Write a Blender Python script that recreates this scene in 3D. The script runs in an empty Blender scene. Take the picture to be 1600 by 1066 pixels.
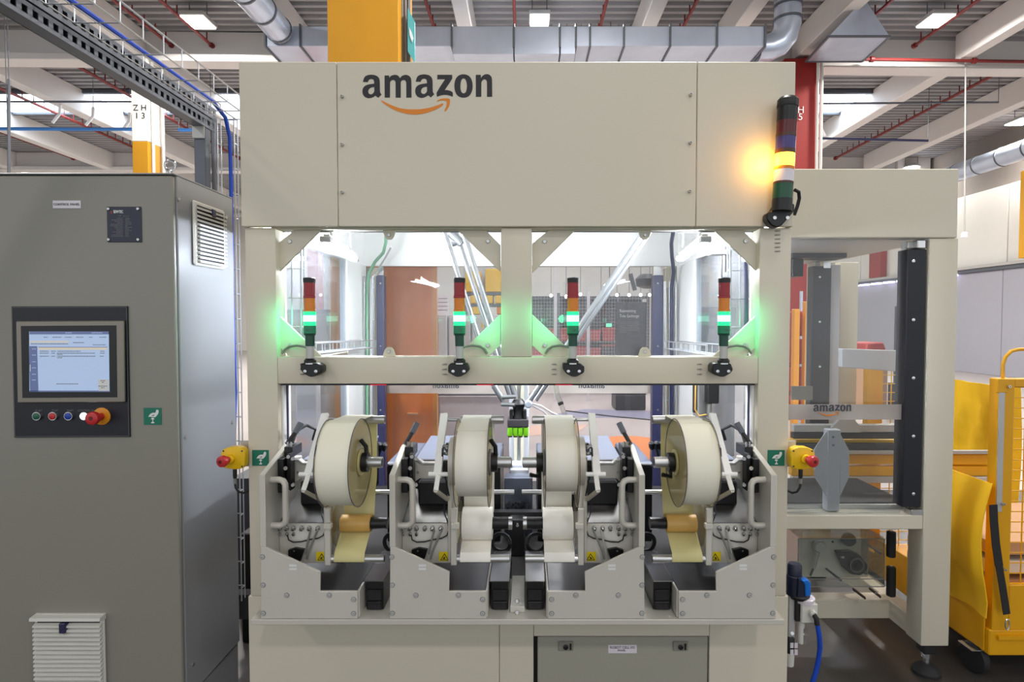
import bpy, bmesh, math, random
from mathutils import Vector, Matrix, Quaternion
random.seed(7)
sc = bpy.context.scene
C = sc.collection
PI = math.pi
# ------------------------------------------------------------------ camera
F, CX, CY, PITCH = 921.0, 822.0, 533.0, math.atan(31.0 / 921.0)
CAMZ = 1.5
cam = bpy.data.cameras.new('camera')
cam.sensor_width = 36.0
cam.lens = F / 1600.0 * 36.0
cam.shift_x = -(CX - 800.0) / 1600.0
cam.clip_start, cam.clip_end = 0.05, 200
camo = bpy.data.objects.new('camera', cam)
camo.location = (0, 0, CAMZ)
camo.rotation_euler = (PI / 2 - PITCH, 0, 0)
C.objects.link(camo)
sc.camera = camo
# ------------------------------------------------------------------ world, exposure
w = bpy.data.worlds.new('world'); sc.world = w
w.use_nodes = True
bg = w.node_tree.nodes['Background']
bg.inputs[0].default_value = (0.92, 0.96, 1.0, 1)
bg.inputs[1].default_value = 1.1
sc.view_settings.view_transform = 'Standard'
sc.view_settings.look = 'None'
sc.view_settings.gamma = 1.0
sc.view_settings.use_curve_mapping = False
sc.view_settings.exposure = 0.0
sc.cycles.use_denoising = True
sc.cycles.max_bounces = 10
sc.cycles.diffuse_bounces = 4
sc.cycles.transparent_max_bounces = 24
sc.cycles.caustics_reflective = False
sc.cycles.caustics_refractive = False
sc.cycles.sample_clamp_indirect = 6.0

LAMP_W = 230.0      # watts of one hall lamp


def A(px, py, Y):
    """point of the hall at depth Y seen at photo pixel (px, py)"""
    u = (px - CX) / F; v = (py - CY) / F
    c, s = math.cos(PITCH), math.sin(PITCH)
    d = Vector((u, c - v * s, -s - v * c))
    k = Y / d.y
    return Vector((d.x * k, Y, CAMZ + d.z * k))


def XP(px, py, Y): return A(px, py, Y).x
def ZP(py, Y): return A(CX, py, Y).z


# ------------------------------------------------------------------ materials
def lin(c):
    out = []
    for k in c:
        k = k / 255.0
        out.append(k / 12.92 if k <= 0.04045 else ((k + 0.055) / 1.055) ** 2.4)
    return tuple(out) + (1.0,)


def mat(name, rgb, rough=0.5, metal=0.0, vary=0.06, scale=6.0, bump=0.0, bscale=60.0, emit=None, es=0.0, coat=0.0, stretch=None):
    m = bpy.data.materials.new(name); m.use_nodes = True
    nt = m.node_tree; n = nt.nodes; L = nt.links
    b = n['Principled BSDF']
    b.inputs['Roughness'].default_value = rough
    b.inputs['Metallic'].default_value = metal
    if coat: b.inputs['Coat Weight'].default_value = coat
    tc = n.new('ShaderNodeTexCoord')
    mp = n.new('ShaderNodeMapping')
    if stretch: mp.inputs['Scale'].default_value = stretch
    L.new(tc.outputs['Object'], mp.inputs['Vector'])
    no = n.new('ShaderNodeTexNoise'); no.inputs['Scale'].default_value = scale; no.inputs['Detail'].default_value = 4
    L.new(mp.outputs[0], no.inputs['Vector'])
    c = lin(rgb)
    mx = n.new('ShaderNodeMix'); mx.data_type = 'RGBA'
    mx.inputs['A'].default_value = tuple(k * (1 - vary) for k in c[:3]) + (1,)
    mx.inputs['B'].default_value = tuple(min(1, k * (1 + vary)) for k in c[:3]) + (1,)
    L.new(no.outputs['Fac'], mx.inputs['Factor'])
    L.new(mx.outputs['Result'], b.inputs['Base Color'])
    if bump:
        n2 = n.new('ShaderNodeTexNoise'); n2.inputs['Scale'].default_value = bscale
        L.new(mp.outputs[0], n2.inputs['Vector'])
        bp = n.new('ShaderNodeBump'); bp.inputs['Strength'].default_value = bump; bp.inputs['Distance'].default_value = 0.01
        L.new(n2.outputs['Fac'], bp.inputs['Height']); L.new(bp.outputs[0], b.inputs['Normal'])
    if emit:
        b.inputs['Emission Color'].default_value = lin(emit)
        b.inputs['Emission Strength'].default_value = es
    return m


def clear(name, tint, diff=0.0, dcol=(200, 200, 200), ior=1.45, rough=0.02, refl=1.0):
    """clear sheet: see-through with mirror reflection by angle and a little dust"""
    m = bpy.data.materials.new(name); m.use_nodes = True
    nt = m.node_tree; n = nt.nodes; L = nt.links
    for k in list(n):
        if k.type != 'OUTPUT_MATERIAL': n.remove(k)
    out = [k for k in n if k.type == 'OUTPUT_MATERIAL'][0]
    tr = n.new('ShaderNodeBsdfTransparent'); tr.inputs[0].default_value = lin(tint)
    df = n.new('ShaderNodeBsdfDiffuse'); df.inputs[0].default_value = lin(dcol)
    gl = n.new('ShaderNodeBsdfGlossy'); gl.inputs['Roughness'].default_value = rough
    fr = n.new('ShaderNodeFresnel'); fr.inputs[0].default_value = ior
    ml = n.new('ShaderNodeMath'); ml.operation = 'MULTIPLY'; ml.inputs[1].default_value = refl
    L.new(fr.outputs[0], ml.inputs[0])
    tc = n.new('ShaderNodeTexCoord'); no = n.new('ShaderNodeTexNoise'); no.inputs['Scale'].default_value = 3.0
    L.new(tc.outputs['Object'], no.inputs['Vector'])
    md = n.new('ShaderNodeMath'); md.operation = 'MULTIPLY'; md.inputs[1].default_value = diff * 2
    L.new(no.outputs['Fac'], md.inputs[0])
    m1 = n.new('ShaderNodeMixShader'); m2 = n.new('ShaderNodeMixShader')
    L.new(md.outputs[0], m1.inputs[0]); L.new(tr.outputs[0], m1.inputs[1]); L.new(df.outputs[0], m1.inputs[2])
    L.new(ml.outputs[0], m2.inputs[0]); L.new(m1.outputs[0], m2.inputs[1]); L.new(gl.outputs[0], m2.inputs[2])
    L.new(m2.outputs[0], out.inputs[0])
    return m


M = {}
M['cream'] = mat('cream powder coat', (214, 206, 187), 0.42, vary=0.02, scale=2.0)
M['cream_in'] = mat('white interior panel', (246, 246, 245), 0.45, vary=0.02)
M['cab'] = mat('grey cabinet lacquer', (137, 134, 124), 0.34, vary=0.03, scale=1.5, bump=0.02, bscale=300)
M['hatch'] = mat('grey hatch lacquer', (164, 161, 148), 0.4, vary=0.02)
M['pipered'] = mat('sprinkler pipe paint', (118, 34, 32), 0.5)
M['cab_side'] = mat('grey cabinet lacquer side', (138, 138, 139), 0.34, vary=0.03, scale=1.5)
M['ventw'] = mat('light grey vent plastic', (214, 212, 204), 0.45)
M['dark'] = mat('black plastic', (26, 26, 28), 0.42)
M['black'] = mat('black anodised', (12, 12, 14), 0.4)
M['rubber'] = mat('black rubber', (30, 30, 32), 0.7)
M['navy'] = mat('navy panel', (14, 15, 28), 0.45)
M['navy2'] = mat('navy light curtain housing', (40, 42, 74), 0.35)
M['charcoal'] = mat('dark curtain housing', (60, 58, 64), 0.4)
M['alu'] = mat('brushed aluminium', (205, 205, 205), 0.28, 0.85, stretch=(1, 8, 8))
M['rod'] = mat('grey tube metal', (150, 153, 158), 0.3, 0.8)
M['alu_s'] = mat('satin aluminium paint', (186, 185, 182), 0.36, 0.25)
M['unitg'] = mat('unit grey paint', (206, 202, 192), 0.38, 0.15, bump=0.02, bscale=400)
M['steel'] = mat('stainless sheet', (120, 118, 116), 0.22, 0.9, stretch=(1, 6, 6))
M['dsteel'] = mat('dark steel tray', (72, 72, 74), 0.3, 0.6)
M['chrome'] = mat('zinc plated steel', (210, 210, 210), 0.2, 0.95)
M['white'] = mat('white bar', (250, 249, 246), 0.4)
M['paper'] = mat('white label paper', (246, 242, 232), 0.55, vary=0.015)
M['papery'] = mat('cream label paper', (244, 240, 220), 0.55, vary=0.015)
M['liner'] = mat('yellow liner', (206, 196, 138), 0.4)
M['linero'] = mat('amber liner roll', (212, 168, 92), 0.4)
M['yellow'] = mat('yellow paint', (222, 160, 4), 0.42)
M['canvas'] = mat('yellow canvas', (246, 190, 16), 0.75, bump=0.15, bscale=25, vary=0.1)
M['estop'] = mat('yellow plastic', (236, 190, 10), 0.4)
M['red'] = mat('red plastic', (190, 40, 44), 0.35)
M['rpaint'] = mat('red paint', (150, 32, 26), 0.5)
M['orange'] = mat('orange acrylic door', (250, 138, 30), 0.45)
M['ycol'] = mat('yellow column paint', (186, 130, 4), 0.75)
M['smile'] = mat('orange print', (226, 132, 28), 0.5)
M['ink'] = mat('black print', (30, 26, 32), 0.5)
M['inkw'] = mat('white print', (225, 225, 225), 0.5)
M['inkg'] = mat('grey print', (110, 110, 112), 0.5)
M['green'] = mat('sign green', (6, 112, 88), 0.4)
M['lime'] = mat('lime rubber', (120, 196, 26), 0.45)
M['belt'] = mat('blue grey belt', (92, 98, 114), 0.45)
M['beltd'] = mat('dark belt', (56, 55, 56), 0.6)
M['blue'] = mat('blue hose', (24, 74, 190), 0.4)
M['lblue'] = mat('light blue pipe', (70, 140, 220), 0.4)
M['navyp'] = mat('regulator blue black', (22, 30, 52), 0.35)
M['bknob'] = mat('blue knob', (16, 110, 206), 0.35)
M['galv'] = mat('galvanised sheet', (200, 210, 228), 0.3, 0.5, vary=0.15, scale=3, bump=0.05, bscale=12)
M['galvd'] = mat('galvanised profile', (98, 102, 110), 0.45, 0.4)
M['beam'] = mat('white concrete', (222, 219, 216), 0.8, vary=0.05, scale=1.0)
M['deck'] = mat('steel roof deck', (150, 150, 152), 0.6, 0.0, vary=0.12, scale=0.8)
M['wallw'] = mat('white wall panel', (226, 224, 218), 0.6, vary=0.02)
M['wallg'] = mat('lavender grey wall', (168, 168, 178), 0.6, vary=0.03)
M['wallb'] = mat('brown grey upper wall', (128, 120, 114), 0.8)
M['floord'] = mat('dark grey near floor', (66, 63, 60), 0.3, vary=0.12, scale=1.2)  # near floor in a darker grey than the aisle beyond
M['floorp'] = mat('pale aisle floor', (192, 183, 178), 0.35, vary=0.08, scale=0.6)
M['mesh'] = mat('zinc wire', (196, 200, 206), 0.3, 0.7)
M['greenc'] = mat('green cable', (120, 170, 140), 0.5)
M['greyc'] = mat('grey cable', (130, 128, 124), 0.5)
M['teal'] = mat('teal sign', (86, 168, 172), 0.5)
M['wood'] = mat('pale pallet wood', (190, 150, 116), 0.7)
M['tote'] = mat('red tote', (176, 64, 62), 0.5)
M['signd'] = mat('charcoal sign', (66, 68, 76), 0.5)
M['brown'] = mat('brown ring', (74, 44, 26), 0.4)
M['warn'] = mat('warning yellow', (238, 212, 20), 0.45)
M['screen'] = mat('lit screen', (150, 172, 206), 0.3, emit=(176, 194, 222), es=0.45)
M['screenb'] = mat('lit screen bar', (86, 98, 138), 0.3, emit=(86, 98, 138), es=0.5)
M['screent'] = mat('lit screen beige bar', (190, 180, 160), 0.3, emit=(196, 186, 168), es=0.5)
M['led'] = mat('led bar', (255, 255, 255), 0.5, emit=(244, 248, 255), es=270.0)
M['lamp'] = mat('hall lamp diffuser', (255, 255, 255), 0.5, emit=(255, 253, 248), es=9.0)
M['sky'] = mat('skylight pane', (230, 240, 250), 0.4, emit=(222, 238, 255), es=6.5)
M['wled'] = mat('violet white wall led', (230, 220, 255), 0.4, emit=(226, 214, 255), es=3.0)
M['white_btn'] = mat('lit white button', (255, 255, 255), 0.4, emit=(235, 238, 255), es=4.0)
M['gbtn'] = mat('green button', (16, 90, 66), 0.35)
M['bbtn'] = mat('blue button', (24, 62, 160), 0.35)
M['glit'] = mat('lit green lens', (60, 255, 170), 0.3, emit=(130, 255, 205), es=6.0)
M['glit2'] = mat('glowing green lens', (10, 104, 72), 0.3, emit=(20, 190, 120), es=0.10)
M['glit3'] = mat('half lit green lens', (20, 180, 110), 0.3, emit=(30, 235, 140), es=1.3)
M['gdark'] = mat('dark green lens', (10, 66, 50), 0.3)
M['olens'] = mat('orange lens', (222, 128, 20), 0.25)
M['rlens'] = mat('red lens', (150, 24, 34), 0.25)
M['rlensd'] = mat('dark red lens', (88, 22, 24), 0.3)
M['blens'] = mat('blue violet lens', (64, 54, 120), 0.3)
M['wlens'] = mat('white lens', (226, 218, 226), 0.3)
M['glens'] = mat('green lens', (12, 78, 50), 0.3)
M['ylit'] = mat('lit amber lens', (255, 190, 60), 0.3, emit=(255, 176, 40), es=9.0)
M['rled'] = mat('red laser led', (255, 30, 60), 0.3, emit=(200, 20, 60), es=0.35)
M['ex'] = mat('lit exit sign', (120, 230, 180), 0.4, emit=(120, 240, 190), es=1.2)
M['glass'] = clear('clear machine glass', (246, 248, 248), 0.03, refl=0.9)
M['glassb'] = clear('rear machine glass', (240, 240, 243), 0.035, (224, 220, 226), refl=0.8)
M['glasss'] = clear('side machine glass', (236, 240, 244), 0.06, (224, 226, 234), refl=0.3)
M['acryl'] = clear('clear acrylic', (240, 242, 238), 0.05, refl=.4)
M['flange'] = clear('clear reel flange', (240, 236, 222), 0.06, (220, 210, 180), refl=.22)
M['flangee'] = mat('violet reel rim', (84, 76, 92), 0.4)
M['frost'] = clear('frosted band', (214, 208, 204), 0.62, (206, 198, 192), refl=0.2, rough=0.3)
M['orangeg'] = clear('orange acrylic sheet', (240, 190, 120), 0.42, (240, 150, 62), refl=1.0)
M['plastic'] = mat('clear wrap film', (206, 200, 200), 0.15, vary=0.12, bump=0.3, bscale=9)
M['cabg'] = mat('pale grey locker', (208, 206, 209), 0.5)
M['postw'] = mat('pale blue white post', (222, 226, 234), 0.5)


# ------------------------------------------------------------------ mesh builder
class MB:
    def __init__(s): s.v = []; s.f = []

    def add(s, vs, fs):
        o = len(s.v); s.v += [Vector(v) for v in vs]; s.f += [tuple(i + o for i in f) for f in fs]; return s

    def box(s, a, b):
        x0, x1 = sorted((a[0], b[0])); y0, y1 = sorted((a[1], b[1])); z0, z1 = sorted((a[2], b[2]))
        return s.add([(x0, y0, z0), (x1, y0, z0), (x1, y1, z0), (x0, y1, z0), (x0, y0, z1), (x1, y0, z1), (x1, y1, z1), (x0, y1, z1)],
                     [(0, 3, 2, 1), (4, 5, 6, 7), (0, 1, 5, 4), (1, 2, 6, 5), (2, 3, 7, 6), (3, 0, 4, 7)])

    def prism(s, pts, ax, lo, hi):
        def P(p, t):
            return (p[0], t, p[1]) if ax == 'y' else ((t, p[0], p[1]) if ax == 'x' else (p[0], p[1], t))
        n = len(pts)
        return s.add([P(p, lo) for p in pts] + [P(p, hi) for p in pts],
                     [tuple(range(n)), tuple(range(2 * n - 1, n - 1, -1))] + [(i, (i + 1) % n, (i + 1) % n + n, i + n) for i in range(n)])

    def lathe(s, prof, o, ax, n=20, caps=True):
        o = Vector(o); ax = Vector(ax).normalized()
        t = Vector((0, 0, 1)) if abs(ax.z) < 0.9 else Vector((1, 0, 0))
        a = ax.cross(t).normalized(); b = ax.cross(a)
        vs = []; fs = []
        for r, h in prof:
            for i in range(n):
                q = 2 * PI * i / n
                vs.append(o + ax * h + (a * math.cos(q) + b * math.sin(q)) * r)
        for k in range(len(prof) - 1):
            for i in range(n):
                j = (i + 1) % n
                fs.append((k * n + i, k * n + j, (k + 1) * n + j, (k + 1) * n + i))
        if caps:
            fs.append(tuple(range(n - 1, -1, -1))); fs.append(tuple(range((len(prof) - 1) * n, len(prof) * n)))
        return s.add(vs, fs)

    def cyl(s, p0, p1, r, r2=None, n=16):
        p0 = Vector(p0); p1 = Vector(p1)
        return s.lathe([(r, 0), (r if r2 is None else r2, (p1 - p0).length)], p0, p1 - p0, n)

    def ring(s, o, ax, r0, r1, h, n=28):
        o = Vector(o)
        prof = [(r0, 0), (r1, 0), (r1, h), (r0, h), (r0, 0)]
        return s.lathe(prof, o, ax, n, caps=False)

    def tube(s, pts, r, n=8):
        pts = [Vector(p) for p in pts]
        vs = []; fs = []; m = len(pts); a = None
        for k, p in enumerate(pts):
            d = (pts[min(k + 1, m - 1)] - pts[max(k - 1, 0)]).normalized()
            if a is None:
                t = Vector((0, 0, 1)) if abs(d.z) < 0.9 else Vector((1, 0, 0)); a = d.cross(t).normalized()
            a = (a - d * a.dot(d)).normalized(); b = d.cross(a)
            for i in range(n):
                q = 2 * PI * i / n
                vs.append(p + (a * math.cos(q) + b * math.sin(q)) * r)
        for k in range(m - 1):
            for i in range(n):
                j = (i + 1) % n
                fs.append((k * n + i, k * n + j, (k + 1) * n + j, (k + 1) * n + i))
        fs.append(tuple(range(n - 1, -1, -1))); fs.append(tuple(range((m - 1) * n, m * n)))
        return s.add(vs, fs)

    def bar(s, p0, p1, w, h, up=(0, 0, 1)):
        p0 = Vector(p0); p1 = Vector(p1); d = (p1 - p0).normalized(); up = Vector(up)
        a = d.cross(up).normalized() * (w / 2); b = a.normalized().cross(d).normalized() * (h / 2)
        vs = [p + i * a + j * b for p in (p0, p1) for i, j in ((-1, -1), (1, -1), (1, 1), (-1, 1))]
        return s.add(vs, [(0, 1, 2, 3), (7, 6, 5, 4), (0, 4, 5, 1), (1, 5, 6, 2), (2, 6, 7, 3), (3, 7, 4, 0)])

    def sheet(s, rows, th, n):
        """thin sheet through rows of points, thickened along n"""
        n = Vector(n) * th
        R = len(rows); Q = len(rows[0])
        vs = [Vector(p) for r in rows for p in r] + [Vector(p) + n for r in rows for p in r]
        o = R * Q; fs = []
        for i in range(R - 1):
            for j in range(Q - 1):
                a, b, c, d = i * Q + j, i * Q + j + 1, (i + 1) * Q + j + 1, (i + 1) * Q + j
                fs += [(a, b, c, d), (o + d, o + c, o + b, o + a)]
        ed = [i for i in range(Q)] + [i * Q + Q - 1 for i in range(1, R)] + [(R - 1) * Q + j for j in range(Q - 2, -1, -1)] + [i * Q for i in range(R - 2, 0, -1)]
        for k in range(len(ed)):
            a, b = ed[k], ed[(k + 1) % len(ed)]
            fs.append((b, a, a + o, b + o))
        return s.add(vs, fs)

    def pb(s, x0, y0, x1, y1, Y, dep):
        """block whose front face, at depth Y, covers the pixel rectangle"""
        ym = (y0 + y1) / 2; xm = (x0 + x1) / 2
        return s.box((A(x0, ym, Y).x, Y, A(xm, y1, Y).z), (A(x1, ym, Y).x, Y + dep, A(xm, y0, Y).z))

    def pp(s, pts, Y, dep):
        """plate whose front face, at depth Y, has the pixel outline"""
        return s.prism([(A(x, y, Y).x, A(x, y, Y).z) for x, y in pts], 'y', Y, Y + dep)

    def mesh(s, name, off=Vector((0, 0, 0)), bevel=0.0, seg=1, sharp=35):
        bm = bmesh.new()
        vs = [bm.verts.new(v - off) for v in s.v]
        for f in s.f:
            try: bm.faces.new([vs[i] for i in f])
            except ValueError: pass
        bmesh.ops.recalc_face_normals(bm, faces=bm.faces)
        if bevel:
            ed = [e for e in bm.edges if len(e.link_faces) == 2 and e.calc_face_angle(0) > 0.5]
            bmesh.ops.bevel(bm, geom=ed, offset=bevel, segments=seg, affect='EDGES', profile=0.5, clamp_overlap=True)
        me = bpy.data.meshes.new(name)
        bm.to_mesh(me); bm.free()
        me.shade_smooth()
        me.set_sharp_from_angle(angle=math.radians(sharp))
        return me


def props(o, label=None, cat=None, group=None, kind=None):
    if label: o['label'] = label
    if cat: o['category'] = cat
    if group: o['group'] = group
    if kind: o['kind'] = kind
    return o


def link(name, me, m, loc=(0, 0, 0), parent=None):
    o = bpy.data.objects.new(name, me)
    if m and me and not len(me.materials): me.materials.append(m)
    o.location = loc
    C.objects.link(o)
    if parent is not None: o.parent = parent
    return o


class Thing:
    """an Empty at the base of a thing; its parts are meshes built in hall coordinates"""
    def __init__(s, name, label, cat, loc=(0, 0, 0), group=None):
        s.loc = Vector(loc)
        s.o = bpy.data.objects.new(name, None); s.o.location = s.loc; s.o.empty_display_size = 0.05
        C.objects.link(s.o); props(s.o, label, cat, group)

    def part(s, name, mb, m, parent=None, bevel=0.0, label=None, seg=1, kind=None, sharp=35):
        me = mb.mesh(name, s.loc, bevel, seg, sharp) if isinstance(mb, MB) else mb
        o = link(name, me, M[m] if isinstance(m, str) else m, (0, 0, 0), parent or s.o)
        props(o, label, kind=kind)
        return o

    def text(s, name, txt, size, p, m, parent=None, align='CENTER', ax='front', wd=None, label=None, bold=0.0, flip=False):
        me = text_mesh(txt, size, p, align, ax, s.loc, wd, bold, flip)
        o = link(name, me, M[m], (0, 0, 0), parent or s.o)
        props(o, label)
        return o


def solo(name, mb, m, label, cat, group=None, bevel=0.0, seg=1, sharp=35, kind=None):
    xs = [v.x for v in mb.v]; ys = [v.y for v in mb.v]; zs = [v.z for v in mb.v]
    off = Vector(((min(xs) + max(xs)) / 2, (min(ys) + max(ys)) / 2, min(zs)))
    o = link(name, mb.mesh(name, off, bevel, seg, sharp), M[m] if isinstance(m, str) else m, off)
    props(o, label, cat, group, kind)
    return o


def struct(name, mb, m, bevel=0.0, parent=None):
    o = link(name, mb.mesh(name, bevel=bevel), M[m], (0, 0, 0), parent)
    if parent is None: o['kind'] = 'structure'
    return o


def copy_tree(o, parent=None):
    c = o.copy(); C.objects.link(c)
    if parent is not None: c.parent = parent
    for ch in list(o.children): copy_tree(ch, c)
    return c


def curve_to_mesh(cu):
    ob = bpy.data.objects.new('tmp', cu); C.objects.link(ob)
    dg = bpy.context.evaluated_depsgraph_get()
    me = bpy.data.meshes.new_from_object(ob.evaluated_get(dg))
    bpy.data.objects.remove(ob); bpy.data.curves.remove(cu)
    return me


def text_mesh(txt, size, p, align='CENTER', ax='front', off=Vector((0, 0, 0)), wd=None, bold=0.0, flip=False):
    cu = bpy.data.curves.new('lettering', 'FONT')
    cu.body = txt; cu.size = size; cu.align_x = align; cu.align_y = 'CENTER'
    cu.extrude = 0.0006; cu.resolution_u = 3; cu.offset = bold
    me = curve_to_mesh(cu)
    R = Matrix.Rotation(PI / 2, 4, 'X')
    if wd:
        xs = [v.co.x for v in me.vertices]; k = wd / max(1e-6, max(xs) - min(xs)); R = R @ Matrix.Diagonal((k, 1, 1, 1))
    if flip: R = R @ Matrix.Diagonal((-1, 1, 1, 1))
    if ax == 'side': R = Matrix.Rotation(-PI / 2, 4, 'Z') @ R
    me.transform(Matrix.Translation(Vector(p) - off) @ R)
    me.materials.clear(); me.name = 'lettering'
    return me


def shape_mesh(loops, Y, th, off=Vector((0, 0, 0))):
    """flat print with holes: loops of (x, z) filled even-odd"""
    cu = bpy.data.curves.new('print', 'CURVE'); cu.dimensions = '2D'; cu.fill_mode = 'BOTH'; cu.extrude = th / 2
    for lp in loops:
        sp = cu.splines.new('POLY'); sp.points.add(len(lp) - 1); sp.use_cyclic_u = True
        for q, (x, z) in zip(sp.points, lp): q.co = (x, z, 0, 1)
    me = curve_to_mesh(cu)
    me.transform(Matrix.Translation(Vector((0, Y, 0)) - off) @ Matrix.Rotation(PI / 2, 4, 'X'))
    me.materials.clear()
    return me


def smooth_loop(pts, k=3):
    out = []; n = len(pts)
    for i in range(n):
        p0, p1, p2, p3 = (Vector(pts[(i + d) % n]) for d in (-1, 0, 1, 2))
        a = (p1 - p0).normalized().dot((p2 - p1).normalized()); b = (p2 - p1).normalized().dot((p3 - p2).normalized())
        t1 = (p2 - p0) * 0.5 if a > 0.55 else (p2 - p1); t2 = (p3 - p1) * 0.5 if b > 0.55 else (p2 - p1)
        L_ = (p2 - p1).length
        if t1.length > L_: t1 = t1.normalized() * L_
        if t2.length > L_: t2 = t2.normalized() * L_
        for j in range(k):
            t = j / k
            h = (2*t**3 - 3*t**2 + 1) * p1 + (t**3 - 2*t**2 + t) * t1 + (-2*t**3 + 3*t**2) * p2 + (t**3 - t**2) * t2
            out.append((h.x, h.y))
    return out


# wordmark outlines in print units (a row is 14.41 units per photo pixel)
_a = [(105,285),(120,225),(150,170),(210,138),(290,128),(370,138),(430,165),(468,215),(480,285),(482,480),(490,525),(517,565),(440,635),(395,600),(380,585),(340,615),(280,640),(220,645),(150,622),(105,570),(90,500),(105,425),(150,375),(220,345),(300,332),(355,325),(355,285),(345,245),(320,225),(290,220),(250,230),(225,255),(213,290)]
_ah = [(355,400),(300,405),(250,430),(222,475),(220,510),(235,545),(270,562),(310,555),(345,520),(357,480)]
_m = [(590,145),(690,145),(695,200),(720,165),(770,140),(820,130),(870,137),(910,165),(937,205),(960,175),(1000,145),(1060,130),(1120,143),(1165,180),(1187,240),(1190,632),(1075,632),(1075,310),(1062,265),(1040,247),(1010,243),(975,255),(952,290),(948,632),(835,632),(835,305),(822,262),(800,245),(765,243),(735,258),(712,290),(705,632),(590,632)]
_z = [(262,130),(590,130),(590,215),(420,470),(490,470),(560,490),(605,525),(603,612),(560,595),(500,578),(430,572),(350,580),(300,595),(250,612),(247,520),(435,225),(260,225)]
_o = [(848,118),(920,130),(985,170),(1030,240),(1050,330),(1050,420),(1028,510),(985,580),(920,622),(848,634),(770,620),(705,578),(665,510),(645,420),(645,330),(665,240),(710,170),(775,130)]
_oh = [(848,205),(880,218),(905,255),(920,320),(925,380),(920,440),(905,500),(880,530),(850,540),(818,528),(795,495),(780,440),(777,380),(782,315),(797,250),(820,215)]
_n = [(1125,130),(1235,130),(1240,200),(1270,160),(1320,125),(1380,115),(1430,130),(1470,170),(1487,230),(1490,615),(1375,615),(1375,290),(1360,250),(1330,228),(1300,230),(1265,260),(1248,300),(1245,615),(1125,615)]
_s1 = [(505,690),(600,735),(700,785),(800,825),(900,860),(1000,882),(1150,895),(1300,895),(1450,885),(1613,855),(1713,825),(1813,790),(1873,765),(1898,762),(1903,790),(1888,805),(1813,855),(1713,905),(1613,945),(1513,975),(1400,998),(1250,1008),(1100,995),(950,960),(800,905),(700,850),(600,785),(530,730)]
_s2 = [(245,715),(300,675),(370,655),(450,650),(510,655),(540,672),(540,740),(520,820),(480,890),(435,940),(415,935),(425,900),(455,830),(468,760),(462,720),(430,700),(370,695),(300,705),(260,722)]
def _sh(l, dx, dy=0): return [(x + dx, y + dy) for x, y in l]
WORD = [_a, _ah, _m, _sh(_a, 1185, -8), _sh(_ah, 1185, -8), _sh(_z, 1513), _sh(_o, 1513), _sh(_oh, 1513), _sh(_n, 1513)]
SMILE = [_s1, _sh(_s2, 1513)]
WX0, WX1 = 90, 3003
def logo(loops, x0, x1, ztop, Y, th, off, flip=False):
    """wordmark between x0 and x1 whose lettering top sits at ztop"""
    k = (x1 - x0) / (WX1 - WX0)
    f = (lambda x: x1 - (x - WX0) * k) if flip else (lambda x: x0 + (x - WX0) * k)
    return shape_mesh([[(f(x), ztop - (y - 118) * k) for x, y in smooth_loop(l)] for l in loops], Y, th, off)


def screw(t, p, r, m='chrome', parent=None, ax=(0, -1, 0), h=0.004, name='screw'):
    return t.part(name, MB().lathe([(r, 0), (r, h * 0.5), (r * 0.75, h), (r * 0.4, h), (r * 0.35, h * 0.5)], p, ax, 10), m, parent)
# ------------------------------------------------------------------ hall light: from the modelled lamps, plus unseen fill lights added for brightness
DZ = 6.75
def hall_light(x, y, z=6.35, wt=None, sz=0.5):  # serves the modelled lamps and the added fill lights alike
    li = bpy.data.lights.new('hall lamp', 'AREA'); li.energy = wt or LAMP_W; li.shape = 'SQUARE'; li.size = sz; li.color = (1.0, 0.97, 0.92)
    o = bpy.data.objects.new('hall_lamp_or_fill_light', li); o.location = (x, y, z); C.objects.link(o)
for gx in (-5.5, 1.2, 6.6):  # unseen fill without lamp bodies, added to brighten machine and background
    hall_light(gx, -4.5, wt=100.0); hall_light(gx, -0.4, wt=36.0); hall_light(gx, 3.7, wt=330.0)
    for gy in (14.8, 19.0, 25.0): hall_light(gx, gy, wt=250.0)

# ------------------------------------------------------------------ the setting
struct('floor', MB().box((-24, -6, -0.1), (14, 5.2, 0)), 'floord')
fl = struct('floor_aisle', MB().box((-24, 5.2, -0.1), (14, 30, 0)), 'floorp')
pr = []
n_r = 0; y = 5.0
prof = []
while y < 30.2:
    prof += [(y, DZ), (y + 0.06, DZ), (y + 0.085, DZ + 0.07), (y + 0.16, DZ + 0.07), (y + 0.185, DZ)]; y += 0.2
mb = MB()
vs = []; fs = []
for (yy, zz) in prof: vs += [(-24, yy, zz), (14, yy, zz)]
for i in range(len(prof) - 1): fs.append((2 * i, 2 * i + 1, 2 * i + 3, 2 * i + 2))
mb.add(vs, fs); struct('ceiling', mb, 'deck')
struct('ceiling_front', MB().box((-24, -8, DZ), (14, 5.0, DZ + 0.1)), 'deck')
struct('wall_back', MB().box((-24, 30, 0), (14, 30.3, DZ)), 'wallw')
struct('wall_left', MB().box((-24.3, 3, 0), (-24, 30, DZ)), 'wallw')
wr = struct('wall_right', MB().box((13.1, 2, 0), (13.4, 30, DZ)), 'wallb')
for k in range(8):
    y0 = 2.0 + k * 3.5
    struct('panel', MB().box((13.0, y0 + 0.015, 3.05), (13.1, y0 + 3.485, 5.2)), 'wallw', 0.01, wr)
    struct('lower_panel', MB().box((12.9, y0 + 0.008, 0), (13.1, y0 + 3.492, 2.9)), 'wallg', 0.01, wr)
struct('rail', MB().box((12.82, 2, 2.9), (13.1, 30, 3.05)), 'galvd', 0, wr)
struct('rail', MB().box((12.76, 2, 3.0), (12.84, 30, 3.08)), 'alu_s', 0, wr)
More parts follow.
